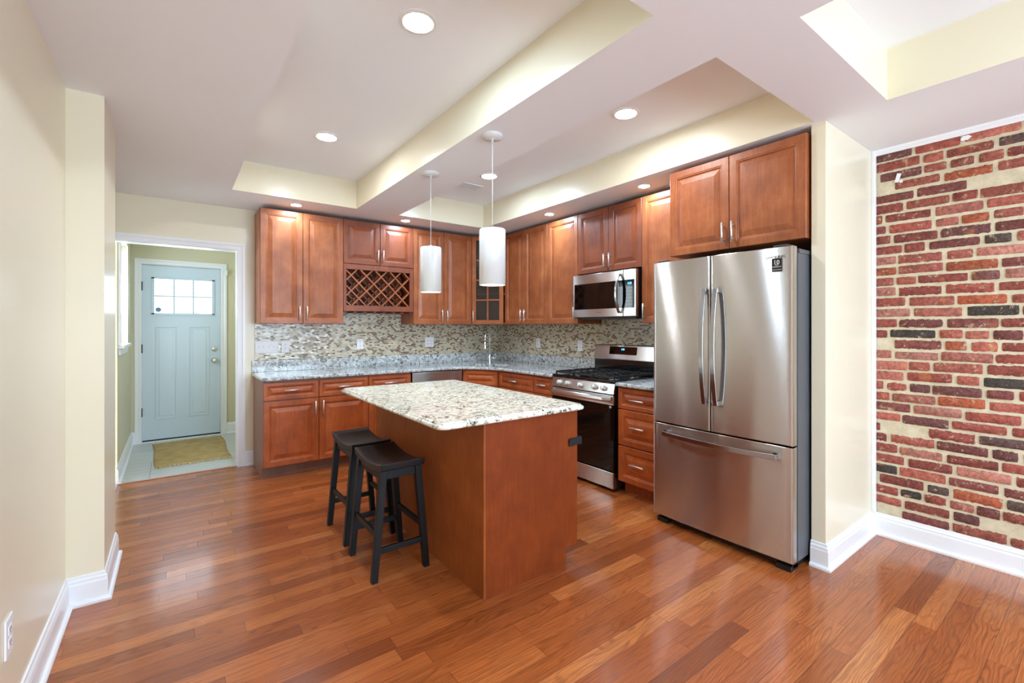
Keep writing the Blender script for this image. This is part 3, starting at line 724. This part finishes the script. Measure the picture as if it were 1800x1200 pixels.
# ---------------------------------------------------------------- countertops
ZS0, ZS1 = .873, .905
def arc(p0, pc, p1, n=8):
    return [tuple((1 - s) ** 2 * Vector(p0) + 2 * s * (1 - s) * Vector(pc) + s * s * Vector(p1)) for s in [i / n for i in range(n + 1)]]
def slab(name, outline, holes, parent, mat, z0=ZS0, z1=ZS1, r=.010):
    """slab with rounded edge, filled around holes"""
    bm = bmesh.new()
    def loop(pts, z): vs = [bm.verts.new((x, y, z)) for x, y in pts]; return vs, [bm.edges.new((vs[i], vs[(i + 1) % len(vs)])) for i in range(len(vs))]
    es = []; _, e = loop(outline, z1); es += e
    for h in holes: _, e = loop(h, z1); es += e
    bmesh.ops.triangle_fill(bm, use_beauty=True, edges=es)
    bmesh.ops.dissolve_limit(bm, angle_limit=.01, verts=bm.verts, edges=bm.edges)
    ret = bmesh.ops.extrude_face_region(bm, geom=list(bm.faces)); vs = [g for g in ret['geom'] if isinstance(g, bmesh.types.BMVert)]
    bmesh.ops.translate(bm, vec=(0, 0, z0 - z1), verts=vs); bmesh.ops.recalc_face_normals(bm, faces=bm.faces)
    me = bpy.data.meshes.new(name); bm.to_mesh(me); bm.free(); me.materials.append(M[mat])
    o = bpy.data.objects.new(name, me); C.objects.link(o); o.parent = parent
    b = o.modifiers.new('bevel', 'BEVEL'); b.width = r; b.segments = 3; b.limit_method = 'ANGLE'; b.angle_limit = math.radians(50)
    return o
t = thing('corner_countertop', 'long L-shaped speckled grey granite countertop along the two kitchen walls', 'countertop')
out = [(.612, 5.126), (.612, 4.49)] + arc((2.45, 4.49), (2.64, 4.49), (2.74, 4.34)) + arc((2.77, 4.295), (2.868, 4.14), (2.868, 3.98)) + [(2.868, 3.246), (3.556, 3.246), (3.556, 5.126)]
sc = Vector((3.02, 4.585)); u = Vector((.707, .707)); v_ = Vector((.707, -.707))
# sink sits in front of the faucet, diagonal
def sk(a, c): q = Vector((2.985, 4.48)) + u * a + v_ * c; return (q.x, q.y)
hole = [sk(-.14, -.22), sk(-.14, .22), sk(.10, .22), sk(.10, -.22)]
slab('slab', out, [hole], t, 'granite')
MB().box(.612, 3.536, 5.108, 5.127, ZS1, 1.017).box(3.537, 3.557, 3.246, 5.127, ZS1, 1.017).obj('upstand', 'granite', t, bevel=.003)
t = thing('short_countertop', 'short granite counter piece between the range and the fridge', 'countertop')
slab('slab', [(2.868, 2.466), (2.868, 1.985), (3.556, 1.985), (3.556, 2.466)], [], t, 'granite')
MB().box(3.537, 3.557, 1.985, 2.466, ZS1, 1.017).obj('upstand', 'granite', t, bevel=.003)
t = thing('kitchen_sink', 'stainless undermount sink set into the corner countertop', 'sink', (2.985, 4.48, .68), math.radians(-45))
b = MB(); # local: x along v_, y along u
xa, xb, ya, yb = -.222, .222, -.142, .102
b.box(xa, xb, ya, yb, 0, .004); b.box(xa, xa + .004, ya, yb, .004, .192); b.box(xb - .004, xb, ya, yb, .004, .192); b.box(xa, xb, ya, ya + .004, .004, .192); b.box(xa, xb, yb - .004, yb, .004, .192)
b.obj('basin', 'nickel', t); MB().lathe([(.045, .004), (.045, .006), (.02, .005), (0, .005)], 0, -.02, cap=False).obj('drain', 'chrome', t)
# tile
b = MB(); b.box(.637, 3.548, 5.120, 5.1295, 1.018, 1.384); b.box(1.40, 2.16, 5.120, 5.1295, 1.384, 1.52)
struct(b.obj('wall_tile_back', 'mosaic'), 'brown and cream mosaic backsplash on the back wall')
b = MB(); b.box(3.549, 3.5595, 1.99, 5.119, 1.018, 1.384); b.box(3.549, 3.5595, 2.474, 3.226, .90, 1.018); b.box(3.549, 3.5595, 2.474, 3.226, 1.384, 1.45)
struct(b.obj('wall_tile_right', 'mosaic'), 'brown and cream mosaic backsplash on the right wall')

# faucet
def faucet():
    t = thing('kitchen_faucet', 'chrome gooseneck pull-down faucet at the corner sink', 'faucet', (3.115, 4.655, ZS1))
    D = Vector((-.80, -.60, 0)).normalized()
    MB().lathe([(.026, 0), (.026, .006), (.019, .010), (.019, .10), (.015, .105), (.0, .105)]).obj('base', 'chrome', t)
    pts = [Vector((0, 0, .10)), Vector((0, 0, .30))]
    r = .085
    for i in range(1, 13):
        a = PI * i / 12 * 1.0; pts.append(Vector((0, 0, .30)) + D * (r - r * math.cos(a)) + Vector((0, 0, r * math.sin(a))))
    pts.append(pts[-1] + Vector((0, 0, -.035)))
    MB().tube(pts, .0105, 14).obj('spout', 'chrome', t)
    e = pts[-1]; MB().tube([e + Vector((0, 0, .01)), e + Vector((0, 0, -.03)), e + Vector((0, 0, -.075)), e + Vector((0, 0, -.085))], [.013, .014, .019, .018], 16).obj('spray_head', 'chrome', t)
    Rr = Vector((.80, -.60, 0)); MB().tube([Rr * .015 + Vector((0, 0, .07)), Rr * .075 + Vector((0, 0, .07))], .009, 10).tube([Rr * .070 + Vector((0, 0, .07)), Rr * .078 + Vector((0, 0, .135))], .005, 8).obj('lever', 'chrome', t)
faucet()

# outlets and switches
def plate(name, label, cat, loc, rot, w, kind, group='wall plates'):
    t = thing(name, label, cat, loc, rot, group)
    MB().box(-w / 2, w / 2, -.006, 0, -.06, .06).obj('cover_plate', 'plastic', t, bevel=.002)
    n = len(kind); p = .046
    for i, k in enumerate(kind):
        x = (i - (n - 1) / 2) * p
        if k == 's':
            MB().box(x - .005, x + .005, -.016, -.005, -.004, .012).box(x - .007, x + .007, -.0065, -.005, -.014, .014).obj('toggle', 'plastic', t, bevel=.001)
        else:
            for z in (-.02, .02):
                o = MB().box(x - .016, x + .016, -.0075, -.005, z - .014, z + .014).obj('socket', 'plastic', t, bevel=.003)
                MB().box(x - .008, x - .005, -.008, -.007, z - .002, z + .007).box(x + .005, x + .008, -.008, -.007, z - .002, z + .006).box(x - .002, x + .002, -.008, -.007, z - .010, z - .006).obj('slots', 'darkgray', o)
    return t
plate('light_switch', 'white four-gang switch plate at the left end of the mosaic', 'switch', (.742, 5.120, 1.152), 0, .205, 'ssss')
plate('electrical_outlet', 'white outlet immediately right of the four-gang switch plate', 'outlet', (.911, 5.120, 1.152), 0, .072, 'o')
plate('electrical_outlet', 'white outlet on the mosaic below the wine lattice', 'outlet', (1.674, 5.120, 1.162), 0, .072, 'o')
plate('electrical_outlet', 'white double-width outlet plate on the mosaic below the nearer pendant side', 'outlet', (2.528, 5.120, 1.166), 0, .117, 'oo')['label'] = 'white double-width outlet plate on the back mosaic, left of the faucet'
plate('electrical_outlet', 'white outlet on the right mosaic, closer to the faucet', 'outlet', (3.549, 4.245, 1.160), r90, .072, 'o')
plate('electrical_outlet', 'white outlet on the right mosaic, closer to the range', 'outlet', (3.549, 3.535, 1.150), r90, .072, 'o')
plate('electrical_outlet', 'white outlet low on the left wall in the near corner', 'outlet', (-.42, 2.085, .385), PI / 2, .075, 'o')

# ================================================================ APPLIANCES
def fridge():
    # local: x -> world -Y, y -> world +X ; origin at left front floor
    X0, Y0 = 2.694, 1.978; w = .902
    t = thing('french_door_fridge', 'stainless french door fridge with bottom freezer beside the return wall', 'fridge', (X0, Y0, 0), r90)
    MB().box(.006, w - .006, .085, .80, .05, 1.765).box(.004, w - .004, .10, .80, 1.765, 1.79).obj('body', 'grayside', t, bevel=.003)
    MB().box(.02, w - .02, .06, .78, .012, .05).box(.02, .10, .03, .12, 0, .03).box(w - .10, w - .02, .03, .12, 0, .03).obj('base_grille', 'blackp', t)
    MB().box(.01, w - .01, .062, .088, .06, 1.78).obj('gasket', 'blackp', t)
    def face(x0, x1, z0, z1, name):
        b = MB(); n = 20; prof = []
        e = .006
        def bulge(x): s = (x / w) * 2 - 1; return .010 * (s * s)
        xs = [x0 + (x1 - x0) * i / n for i in range(n + 1)]
        line = [(x0, .062)] + [(x0, bulge(x0) + e)] + [(x0 + e * .3, bulge(x0) + e * .3)] + [(x, bulge(x)) for x in [x0 + e] + xs[1:-1] + [x1 - e]] + [(x1 - e * .3, bulge(x1) + e * .3), (x1, bulge(x1) + e), (x1, .062)]
        b.rings([[(x, y, z) for x, y in line] for z in (z0, z0 + .004, z1 - .004, z1)], sm=False)
        # smooth only the front strip
        o = b.obj(name, 'steel', t)
        for p in o.data.polygons:
            p.use_smooth = abs(p.normal.y) > .95
        return o
    ls = face(.003, .4275, .700, 1.797, 'left_door'); rs = face(.4325, w - .003, .700, 1.797, 'right_door'); fs = face(.003, w - .003, .058, .690, 'freezer_drawer')
    def vh(par, x):
        z0, z1 = .868, 1.592; n = 22; b = MB(); R = []
        for i in range(n + 1):
            s = i / n; z = z0 + (z1 - z0) * s; q = 1 - (2 * s - 1) ** 2; yo = -.024 - .038 * q
            hw = .0145; th = .012
            R.append([(x - hw, yo, z), (x + hw, yo, z), (x + hw, yo - th, z), (x - hw, yo - th, z)])
        b.rings(R, sm=False)
        for zz in (z0, z1 - .03): b.box(x - .0145, x + .0145, -.030, .006, zz, zz + .03)
        b.obj('handle', 'steelh', par, bevel=.003)
    vh(ls, .4055); vh(rs, .4805)
    b = MB(); R = []; n = 24
    for i in range(n + 1):
        s = i / n; x = .098 + (.832 - .098) * s; q = 1 - (2 * s - 1) ** 2; yo = -.024 - .040 * q; z = .632
        R.append([(x, yo, z - .016), (x, yo, z + .016), (x, yo - .012, z + .016), (x, yo - .012, z - .016)])
    b.rings(R, sm=False)
    for xx in (.098, .802): b.box(xx, xx + .03, -.030, .008, .616, .648)
    b.obj('handle', 'steelh', fs, bevel=.003)
    for x in (.03, w - .11): MB().box(x, x + .08, .02, .12, 1.795, 1.812).obj('hinge_cover', 'darkgray', t, bevel=.006)
    text('brand_lettering', 'SAMSUNG', .021, 'ink', rs, (.812, .0045, 1.742), (1, 0, 0), (0, 0, 1), .0008, sx=1.05)
    st = MB().box(.795, .846, .0005, .009, 1.662, 1.734).obj('warranty_sticker', 'blackp', rs)
    text('sticker_number', '10', .033, 'decal', st, (.8195, .0003, 1.712), (1, 0, 0), (0, 0, 1), .0003)
    text('sticker_text', 'YEAR', .008, 'decal', st, (.8205, .0003, 1.6975), (1, 0, 0), (0, 0, 1), .0002)
    text('sticker_text', 'WARRANTY', .0088, 'decal', st, (.8205, .0003, 1.687), (1, 0, 0), (0, 0, 1), .0002, sx=1.0)
    text('sticker_text', 'DIGITAL INVERTER', .0058, 'decal', st, (.8205, .0003, 1.671), (1, 0, 0), (0, 0, 1), .0002)
fridge()

def gas_range():
    X0, Y0 = 2.866, 3.238; w = .764
    t = thing('gas_range', 'stainless and black gas range with five knobs and black oven door', 'stove', (X0, Y0, 0), r90)
    MB().box(.004, w - .004, .045, .66, .03, .895).obj('body', 'blackp', t)
    for x in (.05, w - .05):
        for y in (.08, .60): MB().lathe([(.018, 0), (.018, .012), (.010, .014), (.010, .04)], x, y, 12).obj('foot', 'blackp', t)
    MB().box(.006, w - .006, 0, .044, .030, .162).obj('storage_drawer', 'steelr', t, bevel=.004)
    dr = MB().box(.006, w - .006, .004, .044, .170, .712).obj('oven_door', 'blackglass', t, bevel=.003)
    MB().box(.006, w - .006, 0, .044, .712, .793).obj('door_top_rail', 'steelr', dr, bevel=.004)
    b = MB(); R = []
    for i in range(13):
        s = i / 12; x = .012 + (w - .024) * s; q = min(1, min(s, 1 - s) / .04); yo = -.012 - .034 * q
        R.append([(x, yo, .742), (x, yo, .782), (x, yo - .008, .788), (x, yo - .016, .778), (x, yo - .018, .758), (x, yo - .010, .742)])
    b.rings(R, sm=False); b.box(.012, .035, -.02, .004, .748, .780); b.box(w - .035, w - .012, -.02, .004, .748, .780)
    b.obj('handle', 'steelr', dr, bevel=.003)
    m = Matrix.Translation((w - .04, .003, .695)) @ Matrix.Rotation(PI / 2, 4, 'X'); MB().lathe([(.011, 0), (.011, .002), (0, .002)], mat=m).obj('round_badge', 'nickel', dr)
    # tilted control panel
    b = MB(); b.add([(.004, .0, .800), (w - .004, .0, .800), (w - .004, .020, .886), (.004, .020, .886), (.004, .06, .800), (w - .004, .06, .800), (w - .004, .06, .886), (.004, .06, .886)],
        [(0, 1, 2, 3), (4, 7, 6, 5), (0, 4, 5, 1), (1, 5, 6, 2), (2, 6, 7, 3), (3, 7, 4, 0)]); b.obj('control_panel', 'steelr', t, bevel=.003)
    for yy in (3.126, 3.019, 2.860, 2.691, 2.589):
        m = Matrix.Translation((Y0 - yy, .010, .842)) @ Matrix.Rotation(PI / 2 - .22, 4, 'X')
        k = MB().lathe([(.024, 0), (.024, .005), (.021, .008), (.019, .028), (.017, .032), (0, .032)], mat=m, k=24).obj('knob', 'nickel', t)
        MB().box(-.004, .004, -.017, .017, .030, .036, mat=m).obj('grip', 'nickel', k)
    MB().box(0, w, .012, .62, .888, .912).obj('cooktop', 'enamel', t, bevel=.006)
    # backguard
    b = MB(); b.add([(0, .59, .90), (w, .59, .90), (w, .59, 1.035), (0, .59, 1.035), (0, .68, .90), (w, .68, .90), (w, .68, 1.035), (0, .68, 1.035)], [(0, 1, 2, 3), (4, 7, 6, 5), (0, 4, 5, 1), (1, 5, 6, 2), (2, 6, 7, 3), (3, 7, 4, 0)])
    b.obj('backguard', 'enamel', t, bevel=.003)
    o = MB().add([(0, .575, 1.035), (w, .575, 1.035), (w, .600, 1.178), (0, .600, 1.178), (0, .68, 1.035), (w, .68, 1.035), (w, .68, 1.178), (0, .68, 1.178)], [(0, 1, 2, 3), (4, 7, 6, 5), (0, 4, 5, 1), (1, 5, 6, 2), (2, 6, 7, 3), (3, 7, 4, 0)]).obj('backguard_panel', 'steelr', t, bevel=.008)
    def tilt(x, z): return (x, .575 + (z - 1.035) * .025 / .143 - .0012, z)
    MB().add([tilt(.20, 1.088), tilt(.53, 1.088), tilt(.53, 1.162), tilt(.20, 1.162)], [(0, 1, 2, 3)]).obj('display', 'blackglass', o, auto=True)
    text('clock_digits', '3:38', .022, 'led', o, (.365, .5905, 1.137), (1, 0, 0), (0, .172, 1), .0006)
    # grates
    for g in range(3):
        x0 = .025 + g * .240; x1 = x0 + .232; b = MB(); z0, z1 = .925, .943; y0, y1 = .035, .565; q = .006
        b.box(x0, x1, y0, y0 + .012, z0, z1); b.box(x0, x1, y1 - .012, y1, z0, z1); b.box(x0, x0 + .012, y0, y1, z0, z1); b.box(x1 - .012, x1, y0, y1, z0, z1)
        xm = (x0 + x1) / 2; b.box(xm - q, xm + q, y0, y0 + .09, z0, z1); b.box(xm - q, xm + q, y1 - .09, y1, z0, z1)
        for k in range(1, 6): yy = y0 + (y1 - y0) * k / 6; b.box(x0, x0 + .085, yy - q, yy + q, z0, z1); b.box(x1 - .085, x1, yy - q, yy + q, z0, z1)
        for x in (x0 + .006, x1 - .006):
            for y in (y0 + .006, y1 - .006): b.box(x - .006, x + .006, y - .006, y + .006, .911, z0)
        b.obj('grate', 'iron', t, bevel=.002)
    for x, y in ((.14, .17), (.14, .43), (.382, .30), (.62, .17), (.62, .43)):
        k = MB().lathe([(.046, .911), (.046, .918), (.036, .922), (0, .922)], x, y, 24).obj('burner', 'nickel', t); MB().lathe([(.034, .922), (.034, .928), (0, .929)], x, y, 24).obj('burner_cap', 'iron', k)
gas_range()

def microwave():
    X0, Y0 = 3.147, 3.234; w = .762; z0, z1 = 1.440, 1.850
    t = thing('microwave', 'stainless over-the-range microwave with curved handle and black window', 'microwave', (X0, Y0, z0), r90)
    H = z1 - z0
    MB().box(.002, w - .002, .032, .40, 0, H).obj('body', 'blackp', t)
    dr = MB().box(.002, .618, 0, .030, .006, H).obj('door', 'steelr', t, bevel=.003)
    MB().box(.022, .560, -.002, .002, .080, .322).obj('window', 'blackglass', dr)
    cp = MB().box(.622, w - .002, 0, .030, .006, H).obj('control_panel', 'steelr', t, bevel=.003)
    MB().box(.566, .618, -.002, .002, .080, .322).obj('keypad_strip', 'blackglass', dr)
    kp = MB().box(.626, w - .022, -.002, .002, .080, .322).obj('keypad', 'blackglass', cp)
    text('clock_digits', '3:38', .026, 'led', cp, (.692, -.0025, .290), (1, 0, 0), (0, 0, 1), .0006)
    b = MB()
    for r in range(6):
        for c in range(3): x = .660 + c * .028; z = .25 - r * .028; b.box(x - .004, x + .004, -.0026, -.0018, z - .0015, z + .0015)
    b.obj('key_marks', 'decal', cp)
    text('brand_lettering', 'SAMSUNG', .014, 'ink', dr, (.335, -.0003, .045), (1, 0, 0), (0, 0, 1), .0006)
    b = MB(); R = []; n = 20
    for i in range(n + 1):
        s = i / n; z = .035 + (.345) * s; q = 1 - (2 * s - 1) ** 2; yo = -.012 - .045 * q; x = .590
        R.append([(x - .012, yo, z), (x + .012, yo, z), (x + .012, yo - .012, z), (x - .012, yo - .012, z)])
    b.rings(R, sm=False); b.box(.578, .602, -.022, .003, .035, .055); b.box(.578, .602, -.022, .003, .360, .380)
    b.obj('handle', 'steelh', dr, bevel=.003)
    MB().box(.05, w - .05, .06, .38, -.012, 0).obj('vent_grille', 'darkgray', t)
microwave()

# ================================================================ ISLAND
def island():
    t = thing('kitchen_island', 'brown plain-panelled kitchen island base in the middle of the floor', 'island', (1.231, 1.895, 0))
    W_, D_ = .634, 1.50
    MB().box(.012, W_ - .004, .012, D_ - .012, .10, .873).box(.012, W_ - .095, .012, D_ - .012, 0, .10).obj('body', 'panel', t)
    MB().box(0, .012, 0, D_, 0, .873).obj('side_panel', 'panellift', t)
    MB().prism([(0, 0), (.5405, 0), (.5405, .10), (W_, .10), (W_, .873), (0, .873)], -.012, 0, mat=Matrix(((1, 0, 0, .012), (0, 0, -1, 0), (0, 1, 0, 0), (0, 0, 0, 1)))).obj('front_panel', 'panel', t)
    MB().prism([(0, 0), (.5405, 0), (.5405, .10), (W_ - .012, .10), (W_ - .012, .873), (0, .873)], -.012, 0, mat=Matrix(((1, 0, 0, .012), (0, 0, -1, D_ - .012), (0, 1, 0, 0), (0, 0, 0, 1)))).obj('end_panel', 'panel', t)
    mt = Matrix.Translation((W_ + .001, 0, 0)) @ Matrix.Rotation(PI / 2, 4, 'Z')   # local x -> +Y, front faces +X
    for a in range(3):
        x0 = .014 + a * .492
        for k, z0, z1 in (('drawer', R0, R1), ('door', D0, D1)):
            o = panel_door(x0, x0 + .488, z0, z1, mat=mt).obj(k, 'woodlow', t)
            b = MB()
            if k == 'drawer': p = [(x0 + .18, -.05, .78), (x0 + .31, -.05, .78)]; q = [(x0 + .20, -.02, .78), (x0 + .20, -.05, .78), (x0 + .29, -.02, .78), (x0 + .29, -.05, .78)]
            else: p = [(x0 + .45, -.05, .53), (x0 + .45, -.05, .66)]; q = [(x0 + .45, -.02, .55), (x0 + .45, -.05, .55), (x0 + .45, -.02, .64), (x0 + .45, -.05, .64)]
            b.tube([mt @ Vector(s) for s in p], .006); b.tube([mt @ Vector(s) for s in q[:2]], .005, 8); b.tube([mt @ Vector(s) for s in q[2:]], .005, 8); b.obj('handle', 'nickel', o)
    tag(MB().box(-.055, .042, -.008, 0, -.018, .022).box(.034, .042, -.008, .04, -.018, .024).box(-.060, -.020, -.012, -.004, -.022, .020).obj('child_lock_strap', 'rubber', loc=(1.865, 1.8945, .693), bevel=.003),
        'black child-safety strap wrapped round the island corner facing the range', 'strap')
    t = thing('island_countertop', 'pale cream granite slab with rounded edges on top of the island', 'countertop', (.972, 1.865, 0))
    b = MB(); w, d = .960, 1.570; R = []
    def rr(ins, z, r=.05):
        r = max(.008, r - ins * .5); pts = []
        for cx, cy, a0 in ((ins + r, ins + r, PI), (w - ins - r, ins + r, 1.5 * PI), (w - ins - r, d - ins - r, 0), (ins + r, d - ins - r, .5 * PI)):
            for i in range(7): a = a0 + (PI / 2) * i / 6; pts.append((cx + r * math.cos(a), cy + r * math.sin(a), z))
        return pts
    for ins, z in ((.03, .873), (.012, .873), (.004, .876), (0, .883), (.001, .890), (.006, .8955), (.013, .897), (.0135, .8985), (.0155, .9035), (.022, .905)): R.append(rr(ins, z))
    b.rings(R, sm=True); b.obj('slab', 'granisl', t)
island()

# ================================================================ STOOLS
def stool(loc, label):
    t = thing('saddle_stool', label, 'stool', loc, 0, 'black saddle stools at the island')
    # long axis along y; local origin = centre of footprint
    b = MB(); ny, nx = 16, 8; hw, hl = .125, .225
    def ztop(x, y): s = y / hl; return .600 + .030 * abs(s) ** 2.0 - .004 + .002 * (x / hw) ** 2
    top = [[(-hw + 2 * hw * i / nx, -hl + 2 * hl * j / ny) for i in range(nx + 1)] for j in range(ny + 1)]
    vs = [(x, y, ztop(x, y)) for r in top for x, y in r]; k = len(vs); vs += [(x * .985, y * .985, ztop(x, y) - .038) for r in top for x, y in r]
    q = lambda j, i: j * (nx + 1) + i
    fs = [(q(j, i), q(j, i + 1), q(j + 1, i + 1), q(j + 1, i)) for j in range(ny) for i in range(nx)]; fs += [tuple(k + a for a in reversed(f)) for f in fs]
    b.add(vs, fs, 0, True)
    side = [(q(0, i), q(0, i + 1), k + q(0, i + 1), k + q(0, i)) for i in range(nx)] + [(q(ny, i), q(ny, i + 1), k + q(ny, i + 1), k + q(ny, i)) for i in range(nx)]
    side += [(q(j, 0), q(j + 1, 0), k + q(j + 1, 0), k + q(j, 0)) for j in range(ny)] + [(q(j, nx), q(j + 1, nx), k + q(j + 1, nx), k + q(j, nx)) for j in range(ny)]
    b.add(vs, side, 0, False); o = b.obj('seat', 'espresso', t, bevel=.004)
    legs = {}
    for sx in (-1, 1):
        for sy in (-1, 1):
            tp = Vector((sx * .098, sy * .178, .585)); bt = Vector((sx * .150, sy * .184, 0)); legs[sx, sy] = (tp, bt)
            b = MB(); h0, h1 = .019, .0165
            b.rings([[(bt.x + a * h1, bt.y + c * h1, 0) for a, c in ((-1, -1), (1, -1), (1, 1), (-1, 1))], [(tp.x + a * h0, tp.y + c * h0, .588) for a, c in ((-1, -1), (1, -1), (1, 1), (-1, 1))]], sm=False)
            b.obj('leg', 'leg', t, bevel=.002)
    def at(s, z): tp, bt = legs[s]; return bt + (tp - bt) * (z / .585)
    def bar(s1, s2, z, h, wd, nm):
        a, c = at(s1, z), at(s2, z); d = (c - a).normalized(); n = Vector((-d.y, d.x, 0)) * wd / 2; b = MB()
        b.rings([[tuple(p - n + Vector((0, 0, -h / 2))), tuple(p + n + Vector((0, 0, -h / 2))), tuple(p + n + Vector((0, 0, h / 2))), tuple(p - n + Vector((0, 0, h / 2)))] for p in (a, c)], sm=False); b.obj(nm, 'leg', t, bevel=.002)
    for s in (-1, 1):
        bar((-1, s), (1, s), .158, .030, .018, 'stretcher'); bar((s, -1), (s, 1), .240, .030, .018, 'stretcher')
        bar((-1, s), (1, s), .555, .045, .018, 'apron'); bar((s, -1), (s, 1), .548, .045, .018, 'apron')
    return t
stool((.998, 2.552, 0), 'black wooden saddle stool nearer the camera at the island')
stool((1.004, 3.060, 0), 'black wooden saddle stool farther back, partly hidden by the nearer stool')

# ================================================================ LAMPS, VENT
def can(x, y, z, r, mat, label, cat='ceiling light', group='recessed ceiling lights'):
    t = thing('recessed_light', label, cat, (x, y, z), 0, group)
    MB().lathe([(r, 0), (r, -.004), (r * .93, -.006), (r * .80, -.008), (r * .755, -.007), (r * .74, -.001)], k=40, cap=False).obj('trim_ring', 'lampring', t)
    MB().lathe([(r * .75, -.0015), (r * .75, -.003), (0, -.0035)], k=32, cap=False).obj('diffuser', mat, t)
can(.905, 1.948, ZT, .090, 'lampc', 'recessed light in the left ceiling tray, nearer the camera')
can(.906, 3.528, ZT, .090, 'lampw', 'recessed light in the left ceiling tray, at its far end')
can(2.394, 1.965, ZT, .090, 'lampw', 'warm recessed light in the right ceiling tray, nearer the camera')
can(2.361, 3.539, ZT, .090, 'lampc', 'recessed light in the right ceiling tray behind a pendant cord')
can(.919, 4.640, ZC, .058, 'lamps', 'small recessed spot above the leftmost wall cabinet')
can(2.002, 4.625, ZC, .058, 'lamps', 'small recessed spot above the wine lattice cabinet')
can(3.060, 3.488, ZC, .058, 'lamps', 'small recessed spot left of the cabinet above the microwave')
can(3.070, 2.333, ZC, .058, 'lamps', 'small recessed spot beside the fridge cabinet')
can(.905, -.60, ZT, .090, 'lampc', 'unseen recessed light added in the left tray behind the camera')  # this pair is unseen, added to brighten the island front
can(2.394, -.60, ZT, .090, 'lampc', 'unseen recessed light added in the right tray behind the camera')
def pendant(x, y, zb, label):
    t = thing('pendant_lamp', label, 'pendant lamp', (x, y, ZC), 0, 'cylindrical pendant lamps over the island')
    MB().lathe([(.062, 0), (.064, -.006), (.060, -.018), (.030, -.024), (.008, -.026), (.008, -.045), (0, -.045)], k=36, cap=False).obj('canopy', 'white', t)
    zt = zb + .334 - ZC; z0 = zb - ZC; r = .0785
    MB().tube([(0, 0, -.04), (.001, 0, (zt - .04) / 2), (0, 0, zt + .02)], .0022, 8).obj('cord', 'cord', t)
    MB().lathe([(r, z0), (r, zt - .004), (r - .004, zt), (.012, zt + .002), (.010, zt + .016), (.0, zt + .016), (0, zt - .004), (r - .006, zt - .006), (r - .004, z0), (r, z0)], k=48, cap=False).obj('lamp_shade', 'white', t)
    MB().lathe([(0, z0 + .10), (.022, z0 + .095), (.034, z0 + .07), (.030, z0 + .045), (0, z0 + .035)], k=20, cap=False).obj('bulb', 'bulb', t)
pendant(1.538, 3.090, 1.612, 'white cylindrical pendant lamp over the far half of the island')
pendant(1.532, 2.262, 1.603, 'white cylindrical pendant lamp over the near half of the island, in front')
t = thing('ceiling_vent', 'small white air register in the right ceiling tray beside the beam', 'vent', (2.345, 3.925, ZT))
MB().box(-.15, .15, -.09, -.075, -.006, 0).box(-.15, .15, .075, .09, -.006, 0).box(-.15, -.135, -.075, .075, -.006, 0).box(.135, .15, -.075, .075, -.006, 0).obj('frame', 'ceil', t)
MB().box(-.135, .135, -.075, .075, -.001, 0).obj('duct', 'darkgray', t)
b = MB()
for i in range(9): y = -.065 + i * .0163; b.box(-.135, .135, y, y + .009, -.005, -.0035)
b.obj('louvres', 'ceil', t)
